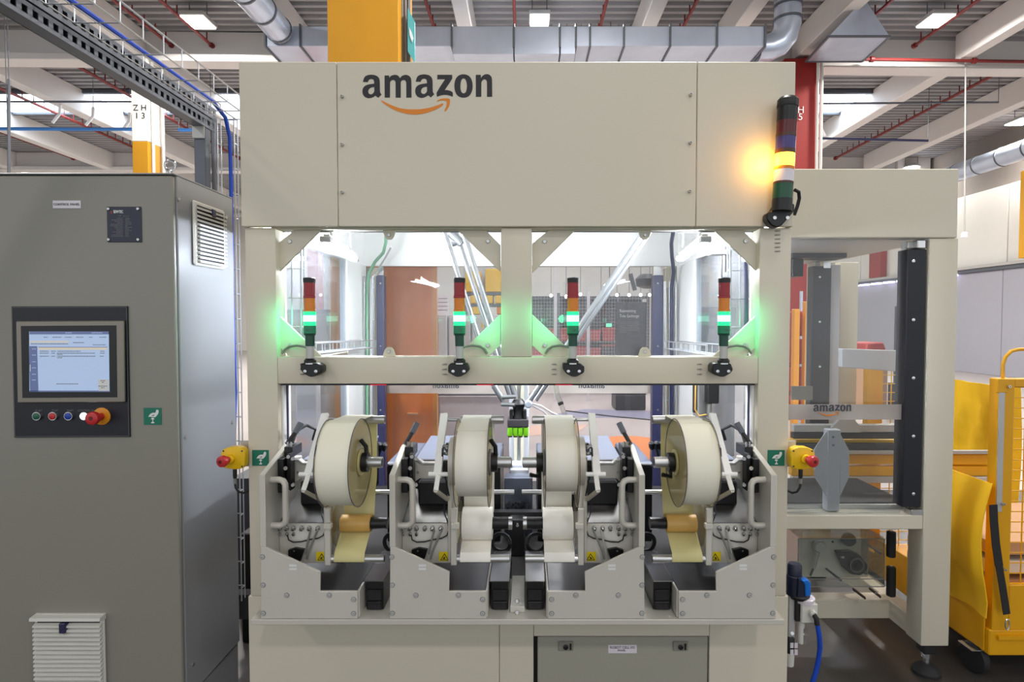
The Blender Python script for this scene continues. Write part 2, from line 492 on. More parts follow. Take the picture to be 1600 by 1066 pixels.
for k in range(9):
    y0 = 17.6 + k * 0.75
    struct('wall_led', MB().box((12.74, y0, 2.84), (12.86, y0 + 0.5, 2.9)), 'wled', 0, wr)
# girders across the hall and beams along it
def girder(n, x0, y0, x1, y1):
    b = struct(n, MB().bar((x0, y0, 6.52), (x1, y1, 6.52), 0.14, 0.46), 'beam')
    struct('flange', MB().bar((x0, y0 - 0.02, 6.24), (x1, y1 - 0.02, 6.24), 0.36, 0.12), 'beam', 0.01, b)
girder('ceiling_girder', -16, 10.72, 13, 11.4)
girder('ceiling_girder', -20, 18.5, 13, 19.2)
girder('ceiling_girder', -22, 26.4, 13, 26.9)
BX = [-10, -7, -4, -1, 2, 3.5, 5, 8]
for x in BX:
    struct('ceiling_beam', MB().box((x - 0.12, 5.0, 6.27), (x + 0.12, 11.0, DZ)), 'beam', 0.012)
for x in [-19, -16, -13, -10.2, -7.2, -4, -1, 2, 5.6, 8.0, 10.8]:
    struct('ceiling_beam', MB().box((x - 0.14, 11.2, 6.22), (x + 0.14, 18.8, DZ)), 'beam', 0.012)
for x in [-20, -16, -12, -8, -4, 0, 4, 8, 12]:
    struct('ceiling_beam', MB().box((x - 0.14, 19.0, 6.22), (x + 0.14, 26.6, DZ)), 'beam', 0.012)
# columns
YC = 4.8
c1 = struct('column', MB().box((XP(511, 50, YC), YC, 0), (XP(624, 50, YC), YC + 0.55, DZ)), 'ycol', 0.012)
for px, r, m in ((629, .012, 'inkg'), (634, .014, 'inkg'), (639, .012, 'galvd')):
    x = XP(px, 50, YC + 0.1)
    struct('conduit', MB().tube([(x, YC + 0.1, 0.5), (x, YC + 0.1, DZ)], r), m, 0, c1)
c2 = struct('column', MB().box((-7.08, 10.7, 4.73), (-6.79, 11.2, 6.2)), 'wallw', 0.01)
struct('painted_base', MB().box((-7.08, 10.7, 0), (-6.79, 11.2, 4.73)), 'ycol', 0.01, c2)
for q, yy in ((-6.76, 10.8), (-6.7, 11.0)):
    struct('conduit', MB().tube([(q, yy, 1), (q, yy, 6.2)], 0.03), 'alu_s', 0, c2)
for s_, dz in (('Z H', ZP(168.5, 10.69)), ('1 3', ZP(181, 10.69))):
    o = link('lettering', text_mesh(s_, 0.15, (-6.92, 10.695, dz)), M['ink'], parent=c2)
c3 = struct('column', MB().box((4.62, 10.7, 0), (5.24, 11.2, 6.2)), 'rpaint', 0.01)
struct('conduit', MB().tube([(5.2, 10.66, 0), (5.2, 10.66, 6.2)], 0.025), 'wallw', 0, c3)
struct('conduit', MB().tube([(5.3, 10.72, 0), (5.3, 10.72, 6.2)], 0.03), 'wallw', 0, c3)
for s_, px, py in (('H', 1251.5, 172), ('5', 1251, 183)):
    link('lettering', text_mesh(s_, 0.17, A(px, py, 10.69)), M['inkw'], parent=c3)
struct('column', MB().box((12.55, 14.0, 3.1), (12.99, 15.1, 5.3)), 'yellow', 0.01)
struct('column', MB().box((12.75, 21.3, 3.09), (12.99, 22.0, 5.2)), 'rpaint', 0.01)
# skylights just under the deck; unseen middle panes added to brighten the aisle
for x0, x1 in ((-15.8, -13.2), (-12.8, -10.4), (-10.0, -7.4), (-7.0, -4.2), (-3.8, -1.2), (-.8, 1.8), (2.2, 5.4), (5.8, 7.8)):
    b = struct('window_1', MB().box((x0, 13.6, DZ - 0.04), (x1, 14.9, DZ - 0.01)), 'sky')
    struct('frame', MB().box((x0 - .05, 13.52, DZ - 0.09), (x1 + .05, 13.6, DZ)).box((x0 - .05, 14.9, DZ - 0.09), (x1 + .05, 14.98, DZ)), 'galvd', 0, b)

# ------------------------------------------------------------------ under the roof
ORD = ['first', 'second', 'third', 'fourth', 'fifth', 'sixth', 'seventh', 'eighth', 'ninth', 'tenth']
def pipe(x, y0, y1, lab, r=0.027, z=6.5):
    t = Thing('sprinkler_pipe', lab, 'pipe', (x, y0, z), 'red sprinkler pipes under the roof')
    t.part('pipe', MB().tube([(x, y0, z), (x, y1, z)], r), 'pipered')
    mb = MB(); yy = y0 + 0.3
    while yy < y1 - .1: mb.cyl((x, yy, z), (x, yy, z + 0.16), 0.012, n=6); yy += 0.3
    t.part('nipples', mb, 'pipered', kind='stuff')
    t.part('flange', MB().cyl((x, y1 - .06, z), (x, y1, z), r * 1.7), 'pipered')
for i, x in enumerate((-7.24, -6.43, -5.7, -1.57, -0.19, 1.26, 2.67, 5.7, 7.05)):
    pipe(x, 6.5, 10.9, 'thin red sprinkler pipe under the nearer roof bay, %s from the left' % ORD[i])
for i, x in enumerate((-13.9, -11.3, -8.8, 9.5)):
    pipe(x, 11.6, 18.3, 'thin red sprinkler pipe under the farther roof bay, %s from the left' % ORD[i], 0.034)
t = Thing('sprinkler_main', 'thin red pipe running across the white girder on the right', 'pipe', (5, 10.9, 6.2))
t.part('pipe', MB().tube([(5.0, 10.75, 6.22), (10.9, 10.95, 6.22)], 0.03), 'pipered')
for x in (6.2, 8.1, 9.6): t.part('coupling', MB().cyl((x, 10.75 + .034 * (x - 5), 6.22), (x + .06, 10.75 + .034 * (x - 5), 6.22), 0.05), 'pipered')

def lamp(px, py, Y, w, d, lab, disc=False):
    p = A(px, py, Y)
    t = Thing('ceiling_lamp', lab, 'lamp', (p.x, p.y, p.z))
    if disc:
        t.part('housing', MB().lathe([(w * .3, .12), (w * .5, .04), (w * .5, 0)], p, (0, 0, 1)), 'alu_s')
        t.part('diffuser', MB().lathe([(w * .2, -.06), (w * .46, 0)], p, (0, 0, 1)), 'lamp')
    else:
        t.part('housing', MB().box((p.x - w / 2 - .02, Y - d / 2 - .02, p.z), (p.x + w / 2 + .02, Y + d / 2 + .02, p.z + .07)), 'alu_s', bevel=.01)
        t.part('diffuser', MB().box((p.x - w / 2, Y - d / 2, p.z - .02), (p.x + w / 2, Y + d / 2, p.z)), 'lamp')
    for s in (-1, 1): t.part('hanger', MB().cyl((p.x + s * w * .4, Y, p.z + .07), (p.x + s * w * .4, Y, DZ), .008, n=6), 'galvd')
    hall_light(p.x, p.y, p.z - .08, LAMP_W, w)
lamp(310, 34, 9.9, .36, .42, 'lit square ceiling lamp under the roof, above the grey cabinet')
lamp(843, 31, 9.8, .30, .34, 'lit square ceiling lamp just above the long galvanised duct')
lamp(1462, 32, 9.9, .36, .42, 'lit square ceiling lamp to the right of the triangular hood')
lamp(152, 188, 14.8, .42, .5, 'small lit ceiling lamp left of the column marked ZH 13')
lamp(18, 262, 19.0, .5, .6, 'distant lit ceiling lamp just above the cabinet at the left edge')
lamp(303, 262, 19.0, .5, .6, 'distant lit ceiling lamp between the marked column and the strut post')
lamp(1596, 190, 14.6, .42, .5, 'lit ceiling lamp at the right edge over the round duct')
lamp(1424, 262, 19.0, .5, .5, 'round white lamp just over the right frame', True)

# galvanised ducts
t = Thing('air_duct', 'long rectangular galvanised duct behind the yellow column', 'duct', (0, 8.5, 5.4))
xs = [XP(p, 60, 8.5) for p in (415, 470, 520, 620, 706, 803, 875, 900, 922, 975, 1047, 1120, 1195)]
for i in range(len(xs) - 1):
    low = 5.29 if 4 <= i <= 6 else 5.4
    t.part('duct_section', MB().box((xs[i] + .008, 8.5, low), (xs[i + 1] - .008, 9.4, 5.68)), 'galv', bevel=.006)
for x in xs: t.part('seam_flange', MB().box((x - .012, 8.47, 5.38), (x + .012, 9.43, 5.70)), 'galvd')
mb = MB(); r = .19
mb.tube([(3.44, 8.9, 5.55), (3.6, 8.9, 5.56), (3.74, 8.9, 5.62), (3.84, 8.9, 5.74), (3.88, 8.9, 5.9), (3.88, 8.9, 6.3), (3.86, 8.9, 6.7)], r, 16)
t.part('elbow', mb, 'galv')
for z in (5.95, 6.15, 6.4): t.part('elbow_ring', MB().ring((3.88, 8.9, z), (0, 0, 1), r, r + .02, .03), 'galvd')
def rduct(lab, x, z, y0, y1, r, step):
    t = Thing('round_duct', lab, 'duct', (x, y0, z))
    t.part('tube', MB().tube([(x, y0, z), (x, y1, z)], r, 24), 'galv')
    y = y0 + .2
    while y < y1 - .05: t.part('spiral_seam', MB().ring((x, y, z), (0, 1, 0), r - .005, r + .012, .03), 'galvd'); y += step
    return t
rduct('round spiral duct under the roof between lamp and yellow column', -3.48, 5.6, 5.2, 8.46, .18, .5)
rduct('round spiral duct high along the right-hand wall', 12.2, 5.7, 11.0, 20.0, .24, .8)
# hood
t = Thing('duct_hood', 'triangular galvanised hood under the roof beams, right of the main panel', 'hood', A(1320, 80, 10))
pts = [A(1346, 3, 9.2), A(1354, 3, 9.2), A(1295, 57, 9.2), A(1390, 57, 9.2), A(1310, 60, 10.4), A(1330, 60, 10.4), A(1259, 96, 10.5), A(1347, 96, 10.5)]
bm = bmesh.new()
for p in pts: bm.verts.new(p - t.loc)
bmesh.ops.convex_hull(bm, input=bm.verts); me = bpy.data.meshes.new('hood_body'); bm.to_mesh(me); bm.free()
t.part('hood_body', me, 'galv')
for a, b in ((2, 3), (6, 7), (3, 7), (2, 6)): t.part('edge_strip', MB().bar(pts[a], pts[b], .03, .03), 'galvd')
t.part('hanger', MB().cyl(pts[0], (pts[0].x, pts[0].y, DZ), .01), 'galvd')
# thin things strung under the roof
def line(name, pts, r, m, lab, cat):
    t = Thing(name, lab, cat, pts[0])
    t.part('run', MB().tube(pts, r, 6), m)
    for p in ((pts[0], pts[-1]) if name != 'hanging_strap' else (pts[0],)):
        t.part('hanger', MB().cyl(p, (p.x, p.y, DZ), .006, n=6), 'galvd')
line('air_pipe', [A(-60, 201, 12.5), A(120, 202, 12.6), A(226, 202, 12.7)], .035, 'lblue', 'light blue pipe strung across the hall left of the marked column', 'pipe')
line('air_pipe', [A(279, 203, 12.7), A(330, 204, 12.7)], .035, 'lblue', 'short run of light blue pipe right of the marked column', 'pipe')
line('air_pipe', [A(1266, 216, 12.7), A(1320, 217, 12.7), A(1450, 220, 12.7)], .025, 'navy2', 'thin dark pipe strung across the hall right of the red column', 'pipe')
line('conduit_run', [A(0, 159, 12.2), A(226, 159, 12.2)], .02, 'galvd', 'thin grey conduit strung across the hall above the light blue pipe', 'pipe')
line('conduit_run', [A(1268, 162, 12.2), A(1560, 160, 12.2)], .02, 'galvd', 'thin grey conduit strung across under the beams on the right', 'pipe')
line('hanger_rod', [A(14, 124, 9), A(14, 275, 9)], .02, 'galvd', 'thin vertical hanger rod at the left edge above the cabinet', 'rod')
t = Thing('pendant_pole', 'thin white pole hanging before the white wall panels on the right', 'pole', A(1507, 367, 11))
t.part('rod', MB().cyl(A(1507, 367, 11), A(1509, 60, 11), .013, n=8), 'alu_s')
t.part('end_disc', MB().lathe([(.06, 0), (.05, .08), (.02, .1)], A(1507, 371, 11), (0, 0, 1)), 'white')
for px, py, w_ in ((90, 178, 40), (142, 182, 30), (199, 190, 16)):
    line('hanging_strap', [A(px + 4, py - 14, 13), A(px + 3, py, 13), A(px - 8, py + 14, 13)], .03, 'white', 'white curved strap hanging under the skylight, %s from the left' % ORD[{90: 0, 142: 1, 199: 2}[px]], 'strap')
line('hanging_strap', [A(1280, 185, 13), A(1283, 200, 13), A(1289, 213, 13)], .03, 'white', 'white curved strap hanging right of the red column', 'strap')
t = Thing('teal_sign', 'narrow teal board beside the top of the yellow column', 'sign', A(642, 50, 4.8))
t.part('board', MB().pp([(637, 12), (648, 34), (648, 98), (637, 80)], 4.85, .02), 'teal')
t.part('white_mark', MB().pp([(639, 42), (643, 50), (646, 60), (644, 66), (640, 55)], 4.845, .004), 'inkw')

# strut, tray and cables over the cabinet
def slotted(mb, x, y0, y1, z0, z1, th, step, hole):
    h = (z1 - z0); mb.box((x, y0, z0), (x + th, y1, z0 + h * .28)); mb.box((x, y0, z1 - h * .28), (x + th, y1, z1))
    y = y0
    while y < y1 - 1e-4: mb.box((x, y, z0 + h * .28), (x + th, min(y1, y + step - hole), z1 - h * .28)); y += step
t = Thing('steel_strut', 'double perforated grey steel strut running over the cabinet', 'strut', (-1.32, 1.0, 2.29))
for z0, z1 in ((2.338, 2.385), (2.288, 2.332)):
    mb = MB(); slotted(mb, -1.302, .85, 2.5, z0, z1, .003, .034, .018)
    t.part('perforated_side', mb, 'galvd')
    mb = MB(); mb.box((-1.345, .85, z0), (-1.302, 2.5, z0 + .003)).box((-1.345, .85, z1 - .003), (-1.302, 2.5, z1)).box((-1.345, .85, z0), (-1.342, 2.5, z1))
    t.part('channel', mb, 'galvd')
mb = MB(); mb.box((-1.35, 2.42, 1.8), (-1.303, 2.46, 2.34))
t.part('post', mb, 'galvd', bevel=.003)
mb = MB(); slotted(mb, -1.303, 2.465, 2.5, 1.8, 2.34, .003, .03, .0); t.part('post_flange', mb, 'galvd')
t.part('corner_bracket', MB().box((-1.352, 2.41, 2.24), (-1.30, 2.415, 2.32)), 'alu_s', bevel=.004)
def basket(name, lab, p0, p1, side, up, wdt, dep, step, r=.0024, m='mesh'):
    p0 = Vector(p0); p1 = Vector(p1); side = Vector(side).normalized(); up = Vector(up).normalized()
    t = Thing(name, lab, 'cable tray', p0)
    d = (p1 - p0); L_ = d.length; d.normalize()
    for k in range(3): t.part('long_wire', MB().tube([p0 + side * wdt * (k - 1) / 2, p1 + side * wdt * (k - 1) / 2], r, 6), m)
    for s in (-1, 1): t.part('edge_wire', MB().tube([p0 + side * wdt * s / 2 + up * dep, p1 + side * wdt * s / 2 + up * dep], r * 1.2, 6), m)
    k = 0
    while k * step <= L_ + 1e-6:
        q = p0 + d * k * step; a = side * wdt / 2
        t.part('rung', MB().tube([q - a + up * dep, q - a, q + a, q + a + up * dep], r, 5), m); k += 1
    return t
basket('wire_tray', 'wire basket tray running over the cabinet beside the steel strut', (-1.215, 1.1, 2.345), (-1.215, 2.5, 2.345), (1, 0, 0), (0, 0, 1), .13, .062, .1)
basket('wire_tray', 'upright wire tray in the gap left of the cream machine', (-1.255, 2.52, 2.35), (-1.255, 2.52, .3), (1, 0, 0), (0, -1, 0), .07, .03, .105)
solo('blue_cable', MB().tube([(-1.2, .7, 2.375), (-1.225, 1.3, 2.365), (-1.225, 2.0, 2.36), (-1.235, 2.36, 2.365), (-1.24, 2.46, 2.34), (-1.243, 2.5, 2.27), (-1.243, 2.505, 2.1), (-1.246, 2.505, 1.6), (-1.24, 2.505, 1.2), (-1.25, 2.505, .95)], .008, 8), 'blue', 'bundle of blue cables along the wire tray above the cabinet', 'cable')
t = Thing('lifting_eye', 'round chrome lifting eye on the cabinet roof', 'eye bolt', A(266, 270, 2.25))
q = A(266, 259, 2.25)
t.part('eye', MB().tube([q + Vector((math.cos(a) * .02, 0, math.sin(a) * .02)) for a in [i * PI / 9 for i in range(19)]], .005, 8), 'chrome')
t.part('stem', MB().cyl((q.x, q.y, 2.006), (q.x, q.y, q.z - .018), .006), 'chrome')
# ------------------------------------------------------------------ control cabinet
CX1 = -1.186; CTOP = ZP(272, 2.0)
FCY = 2.0
t = Thing('control_cabinet', 'tall grey control cabinet with touch panel at the left', 'cabinet', (CX1 - .4, 2.2, 0))
cab = t
t.part('body', MB().box((CX1 - .8, FCY + .018, .175), (CX1, FCY + .4, CTOP)), 'cab_side', bevel=.003)
t.part('plinth', MB().box((CX1 - .79, FCY + .03, 0), (CX1 - .004, FCY + .39, .17)), 'cab_side')
t.part('roof_sheet', MB().box((CX1 - .8, FCY, CTOP - .001), (CX1 + .001, FCY + .4, CTOP + .004)), 'cab_side', bevel=.001)
door = t.part('door', MB().box((CX1 - .796, FCY, .18), (CX1 - .004, FCY + .016, CTOP - .006)), 'cab', bevel=.003)
for px, py in ((282.5, 313), (356, 341), (286, 684), (360, 661), (291, 1049)):
    Y = CX1 * F / (px - CX); p = Vector((CX1, Y, CAMZ - (py - 502) * Y / F))
    t.part('side_lock', MB().lathe([(.007, 0), (.007, .003), (.003, .0035)], p, (1, 0, 0), 12), 'chrome')
# side vent
v = t.part('side_vent', MB().box((CX1, 2.10, 1.70), (CX1 + .012, 2.315, 1.93)), 'ventw', bevel=.006)
t.part('vent_back', MB().box((CX1 + .011, 2.118, 1.712), (CX1 + .0135, 2.30, 1.915)), 'dark', v)
for k in range(14):
    z = 1.716 + k * .0145
    t.part('slat', MB().prism([(CX1 + .013, z - .003), (CX1 + .024, z - .006), (CX1 + .024, z), (CX1 + .013, z + .005)], 'y', 2.114, 2.304), 'ventw', v)
t.part('latch', MB().box((CX1 + .02, 2.195, 1.885), (CX1 + .027, 2.222, 1.915)), 'navy2', v, bevel=.003)
# front vent
x0, x1 = XP(59, 1010, FCY), XP(166.5, 1010, FCY); zt, zb = ZP(958, FCY), ZP(1078, FCY)
v = t.part('front_vent', MB().box((x0, FCY - .012, zb), (x1, FCY, zt)), 'ventw', bevel=.004)
t.part('vent_hood', MB().prism([(FCY, zt), (FCY - .03, zt - .004), (FCY - .032, zt - .014), (FCY - .012, zt - .02), (FCY, zt - .02)], 'x', x0 - .001, x1 + .001), 'ventw', v)
t.part('vent_back', MB().box((x0 + .012, FCY - .0135, zb + .01), (x1 - .012, FCY - .011, zt - .022)), 'dark', v)
for k in range(15):
    z = zt - .032 - k * .0152
    t.part('slat', MB().prism([(FCY - .012, z + .005), (FCY - .027, z - .001), (FCY - .027, z - .007), (FCY - .012, z - .003)], 'x', x0 + .005, x1 - .003), 'ventw', v)
t.part('latch', MB().box((XP(103, 975, FCY), FCY - .034, ZP(983, FCY)), (XP(113, 975, FCY), FCY - .012, ZP(967, FCY))), 'navy2', v, bevel=.003)
# name plates
p = t.part('label_plate', MB().pb(82.5, 313.5, 126, 325.5, FCY - .002, .002), 'wlens', label='small white name label')
t.text('lettering', 'CONTROL PANEL', .011, A(104, 319.5, FCY - .0028), 'inkg', p)
p = t.part('type_plate', MB().pb(167, 323, 221, 378.5, FCY - .003, .003), 'navyp', label='dark blue type plate with white print', bevel=.0012)
for px, py in ((169.8, 326.6), (215.8, 326.6), (170.2, 374.5), (216.2, 374.5)): screw(t, A(px, py, FCY - .003), .0052, parent=p)
t.text('lettering', 'SEWTEC', .0135, A(185, 331.2, FCY - .0036), 'inkw', p, wd=.033, bold=.0003)
t.text('lettering', 'UPL System', .010, A(194, 338, FCY - .0036), 'inkg', p, wd=.038)
t.part('red_mark', MB().pp([(172.5, 329), (175.5, 331.5), (174.5, 335), (172.5, 332)], FCY - .0036, .001), 'rlens', p)
mb = MB()
rng = random.Random(3)
for k in range(13):
    y = 341.3 + k * 2.35
    for a, b in ((192 - rng.uniform(6, 20), 192), (196, 196 + rng.uniform(3, 10))):
        x = a
        while x < b:
            e = min(b, x + rng.uniform(.8, 2.2)); mb.pb(x, y - .45, e, y + .45, FCY - .0034, .0006); x = e + .5
t.part('small_print', mb, 'inkg', p, kind='stuff')
# touch panel
Y = FCY - .005
h = t.part('operator_panel', MB().pp([(18, 479), (199, 478.5), (203, 683), (22.5, 684)], Y, .006), 'navy', label='dark navy panel with touch screen and push buttons')
mb = MB()
o4 = [(19.4, 480.6), (197.6, 480), (201.4, 681.5), (23.8, 682.3)]
for i in range(4): mb.bar(A(*o4[i], Y - .0003), A(*o4[(i + 1) % 4], Y - .0003), .001, .0012, (0, 1, 0))
t.part('border_line', mb, 'inkg', h)
mb = MB().pp([(24, 502), (192.5, 501), (194, 629), (26.5, 630)], Y - .012, .012)
t.part('monitor_bezel', mb, mat('satin nickel bezel', (134, 128, 118), .35, .6), h, bevel=.003)
t.part('monitor_glass', MB().pp([(32.5, 509.5), (181, 508.5), (182.5, 621), (35, 622)], Y - .0135, .003), 'black', h)
SY = Y - .0145
t.part('screen', MB().pp([(45.5, 518), (169.8, 518), (171, 612.5), (46, 612.5)], SY, .002), 'screen', h, label='lit touch screen with pale blue window')
def sr(x0, y0, x1, y1, m, n='screen_bar', d=.0006): t.part(n, MB().pb(x0, y0, x1, y1, SY - d, .0005), m, h)
sr(46, 518, 170, 522.6, 'screenb'); sr(46, 541, 58.8, 612.4, 'screenb'); sr(46, 610.5, 170.6, 612.4, 'screenb')
sr(46.5, 533, 108, 535.3, 'screent'); sr(60, 543, 167, 546.8, 'screent'); sr(60, 542.2, 167.5, 543.1, 'screenb')
sr(153.5, 593, 170, 611, 'inkw', d=.0008)
mb = MB(); rng = random.Random(5)
def words(y, a, b, hgt=.9):
    x = a
    while x < b:
        e = min(b, x + rng.uniform(1.2, 4)); mb.pb(x, y - hgt / 2, e, y + hgt / 2, SY - .0012, .0005); x = e + .7
for y, a, b in ((527, 68, 74), (527, 82, 96), (527, 101, 112), (527, 119, 130), (527, 139, 144), (527, 155, 166), (537.5, 48, 106), (535.5, 114, 131), (539, 145, 165),
                (549, 62, 76), (549, 80, 87), (549, 90, 126), (549, 157, 163), (552, 62, 76), (552, 80, 86), (552, 89, 148), (552, 156, 163), (554, 89, 98),
                (556.8, 62, 76), (556.8, 80, 86), (556.8, 89, 149), (556.8, 156, 162), (559, 89, 97), (600, 88, 122), (595, 157, 164), (597.5, 159, 162), (603.5, 154, 168), (606, 158, 163)):
    words(y, a, b)
t.part('screen_print', mb, 'inkg', h, kind='stuff')
mb = MB()
for y in (545.5, 555, 565.5, 575, 585, 594): words(y, 50, 56)
words(520.2, 102, 112); words(520.2, 143, 160)
t.part('screen_print', mb, 'screen', h, kind='stuff')
t.part('menu_cursor', MB().pb(46.6, 570, 47.8, 580.5, SY - .0012, .0005), 'inkw', h)
for px, m, lb in ((59.5, 'gbtn', 'START'), (84.5, 'red', 'STOP'), (109, 'bbtn', 'RESET'), (133.5, 'white_btn', 'CONTROL ON')):
    c = A(px, 650, Y)
    t.part('button_ring', MB().ring(c, (0, -1, 0), .0115, .0142, .008), 'chrome', h)
    t.part('push_button', MB().lathe([(.0115, 0), (.0115, .010), (.009, .0115)], c, (0, -1, 0)), m, h)
    t.text('lettering', lb, .0085, A(px + 1.5, 641.8, Y - .0006), 'inkg', h)
c = A(159.5, 650.5, Y)
t.part('stop_collar', MB().lathe([(.0295, 0), (.0295, .003), (.027, .0042)], c, (0, -1, 0), 28), mat('orange yellow collar', (216, 138, 20), .4), h)
t.part('stop_button', MB().lathe([(.012, 0), (.012, .03), (.021, .034), (.0225, .042), (.021, .05), (.016, .053), (.007, .053), (.006, .05)], c, (0, -1, 0), 24), 'red', h, label='red mushroom stop button')
t.part('button_mark', MB().lathe([(.0055, 0), (.0055, .0006)], c + Vector((0, -.0532, 0)), (0, -1, 0), 12), 'rlensd', h)

def estop_sign(x0, y0, x1, y1, Y, lab):
    t = Thing('stop_sign', lab, 'sign', A((x0 + x1) / 2, y1, Y), None)
    t.part('plate', MB().pb(x0, y0, x1, y1, Y - .0015, .0015), 'green')
    def g(pts, n, m='inkw', d=.0018): # outline in 1066-unit sign space
        k = [(x0 + (x - 130) / 820 * (x1 - x0), y0 + (y - 170) / 730 * (y1 - y0)) for x, y in pts]
        t.part(n, MB().pp(k, Y - d, .0006), m)
    g([(340,560),(400,470),(470,410),(560,380),(660,385),(690,350),(710,270),(740,250),(810,260),(830,330),(800,430),(740,510),(660,580),(560,570),(440,555)], 'white_hand')
    g([(510,480),(560,495),(600,460),(620,490),(590,520),(520,520)], 'thumb_gap', 'green', .0022)
    g([(470,660),(490,610),(540,590),(600,610),(630,660),(570,668),(572,770),(640,800),(600,835),(490,835),(470,800),(535,770),(535,668)], 'white_button')
estop_sign(224.5, 637.5, 252, 664, FCY - .0005, 'green hand and button sign on the grey cabinet')

# ------------------------------------------------------------------ the cream machine
MY = 2.0
X0, X1 = XP(387.5, 700, MY), XP(1232, 700, MY)
XI0, XI1 = XP(432, 480, MY), XP(1186, 480, MY)
XC0, XC1 = XP(783, 480, MY), XP(831, 480, MY)
ZH0, ZH1 = ZP(356, MY), ZP(97, MY)
ZB1, ZB0 = ZP(558, MY), ZP(600, MY)
LIPY = 1.806; ZL1 = ZP(968.5, LIPY); ZL0 = ZP(977, LIPY)
BY = 3.4                       # rear frame
ZIN = 2.05                     # white ceiling up inside the head box
t = Thing('labelling_machine', 'large cream labelling machine with windows and the amazon lettering' .replace('amazon ', 'dark '), 'machine', ((X0 + X1) / 2, 2.0, 0))
ma = t
HY = 1.985
hx = [XP(374.5, 225, HY), XP(527, 225, HY), XP(1088.5, 225, HY), XP(1242, 225, HY)]
hz0, hz1 = ZP(354, HY), ZP(96.5, HY)
pan = []
for i in range(3):
    p = t.part('head_panel', MB().box((hx[i] + .001, HY, hz0), (hx[i + 1] - .001, HY + .02, hz1)), 'cream', bevel=.0022)
    pan.append(p)
t.part('head_top', MB().box((hx[0] + .001, HY + .021, hz1 - .02), (hx[3] - .001, BY + .05, hz1 - .002)), 'cream')
for x in (hx[0] + .001, hx[3] - .019): t.part('head_side', MB().box((x, HY + .021, hz0), (x + .018, BY + .05, hz1 - .021)), 'cream')
t.part('rear_valance', MB().box((hx[0] + .02, BY - .02, 1.815), (hx[3] - .02, BY - .005, ZIN)), 'cream_in')
for x in (hx[0] + .02, hx[3] - .03): t.part('side_valance', MB().box((x, HY + .1, 1.815), (x + .01, BY - .02, ZIN)), 'cream_in')
for x in (X0 + .002, X1 - .042): t.part('side_post', MB().box((x, 3.0, .5), (x + .04, 3.36, 1.815)), 'cream_in', bevel=.004)
t.part('head_rear', MB().box((hx[0] + .02, BY + .03, hz0), (hx[3] - .02, BY + .05, hz1 - .021)), 'cream')
t.part('interior_ceiling', MB().box((hx[0] + .02, HY + .07, ZIN), (hx[3] - .02, BY + .03, ZIN + .012)), 'cream_in')
for px, py in ((535, 151.5), (535, 226.5), (535, 301), (1078.5, 149), (1078, 224), (1077, 299.5)):
    screw(t, A(px, py, HY), .0055, 'alu_s', pan[1], h=.012, name='stud')
k = (XP(769, 150, HY) - XP(566.5, 150, HY))
for lp, m, n in ((WORD, 'ink', 'wordmark'), (SMILE, 'smile', 'arrow_mark')):
    t.part(n, logo(lp, XP(566.5, 150, HY), XP(769, 150, HY), ZP(116.3, HY), HY - .0006, .0012, t.loc), m, pan[1])
# frame
def post(x0, x1, z0, z1, y0=MY, d=.09, n='post'): return t.part(n, MB().box((x0, y0, z0), (x1, y0 + d, z1)), 'cream', bevel=.004, seg=2)
post(X0, XI0, ZL0, ZH0); post(XI1, X1, ZL0, ZH0); post(XC0, XC1, ZB1, ZH0)
post(XI0, XI1, ZB0, ZB1, n='cross_beam')
post(XI0 - .02, XI1 + .02, ZH0 - .004, ZH0 + .06, MY + .01, .06, 'head_beam')
for x in (X0, X1 - .09):
    t.part('rear_post', MB().box((x, BY, 0), (x + .09, BY + .09, 1.81)), 'cream', bevel=.004)
    t.part('side_beam', MB().box((x + (.002 if x < 0 else .048), MY + .09, ZB0), (x + (.042 if x < 0 else .088), 2.999, ZB0 + .06)), 'cream', bevel=.004)
    t.part('side_beam', MB().box((x + .01, MY + .09, .36), (x + .08, BY, .44)), 'cream', bevel=.004)
t.part('rear_beam', MB().box((X0 + .09, BY, .3), (X1 - .09, BY + .08, .46)), 'cream', bevel=.004)
# inner faces of the lower opening
for x0, x1 in ((XI0, XI0 + .009), (XI1 - .009, XI1)):
    t.part('jamb', MB().box((x0, MY + .03, ZL1), (x1, MY + .09, ZB0)), 'cream_in', bevel=.002)
mb = MB().box((XI0 + .009, MY + .004, ZB0 - .0055), (XI1 - .009, MY + .03, ZB0 - .0005))
t.part('seal_strip', mb, 'navy')
for x in (XI0 + .009, XI1 - .013): t.part('seal_strip', MB().box((x, MY + .05, 1.06), (x + .004, MY + .06, ZB0 - .006)), 'navy2')
for px in (590, 757, 880): t.part('laser_led', MB().pb(px - 12, 601, px + 14, 602.2, MY + .002, .0015), 'rled')
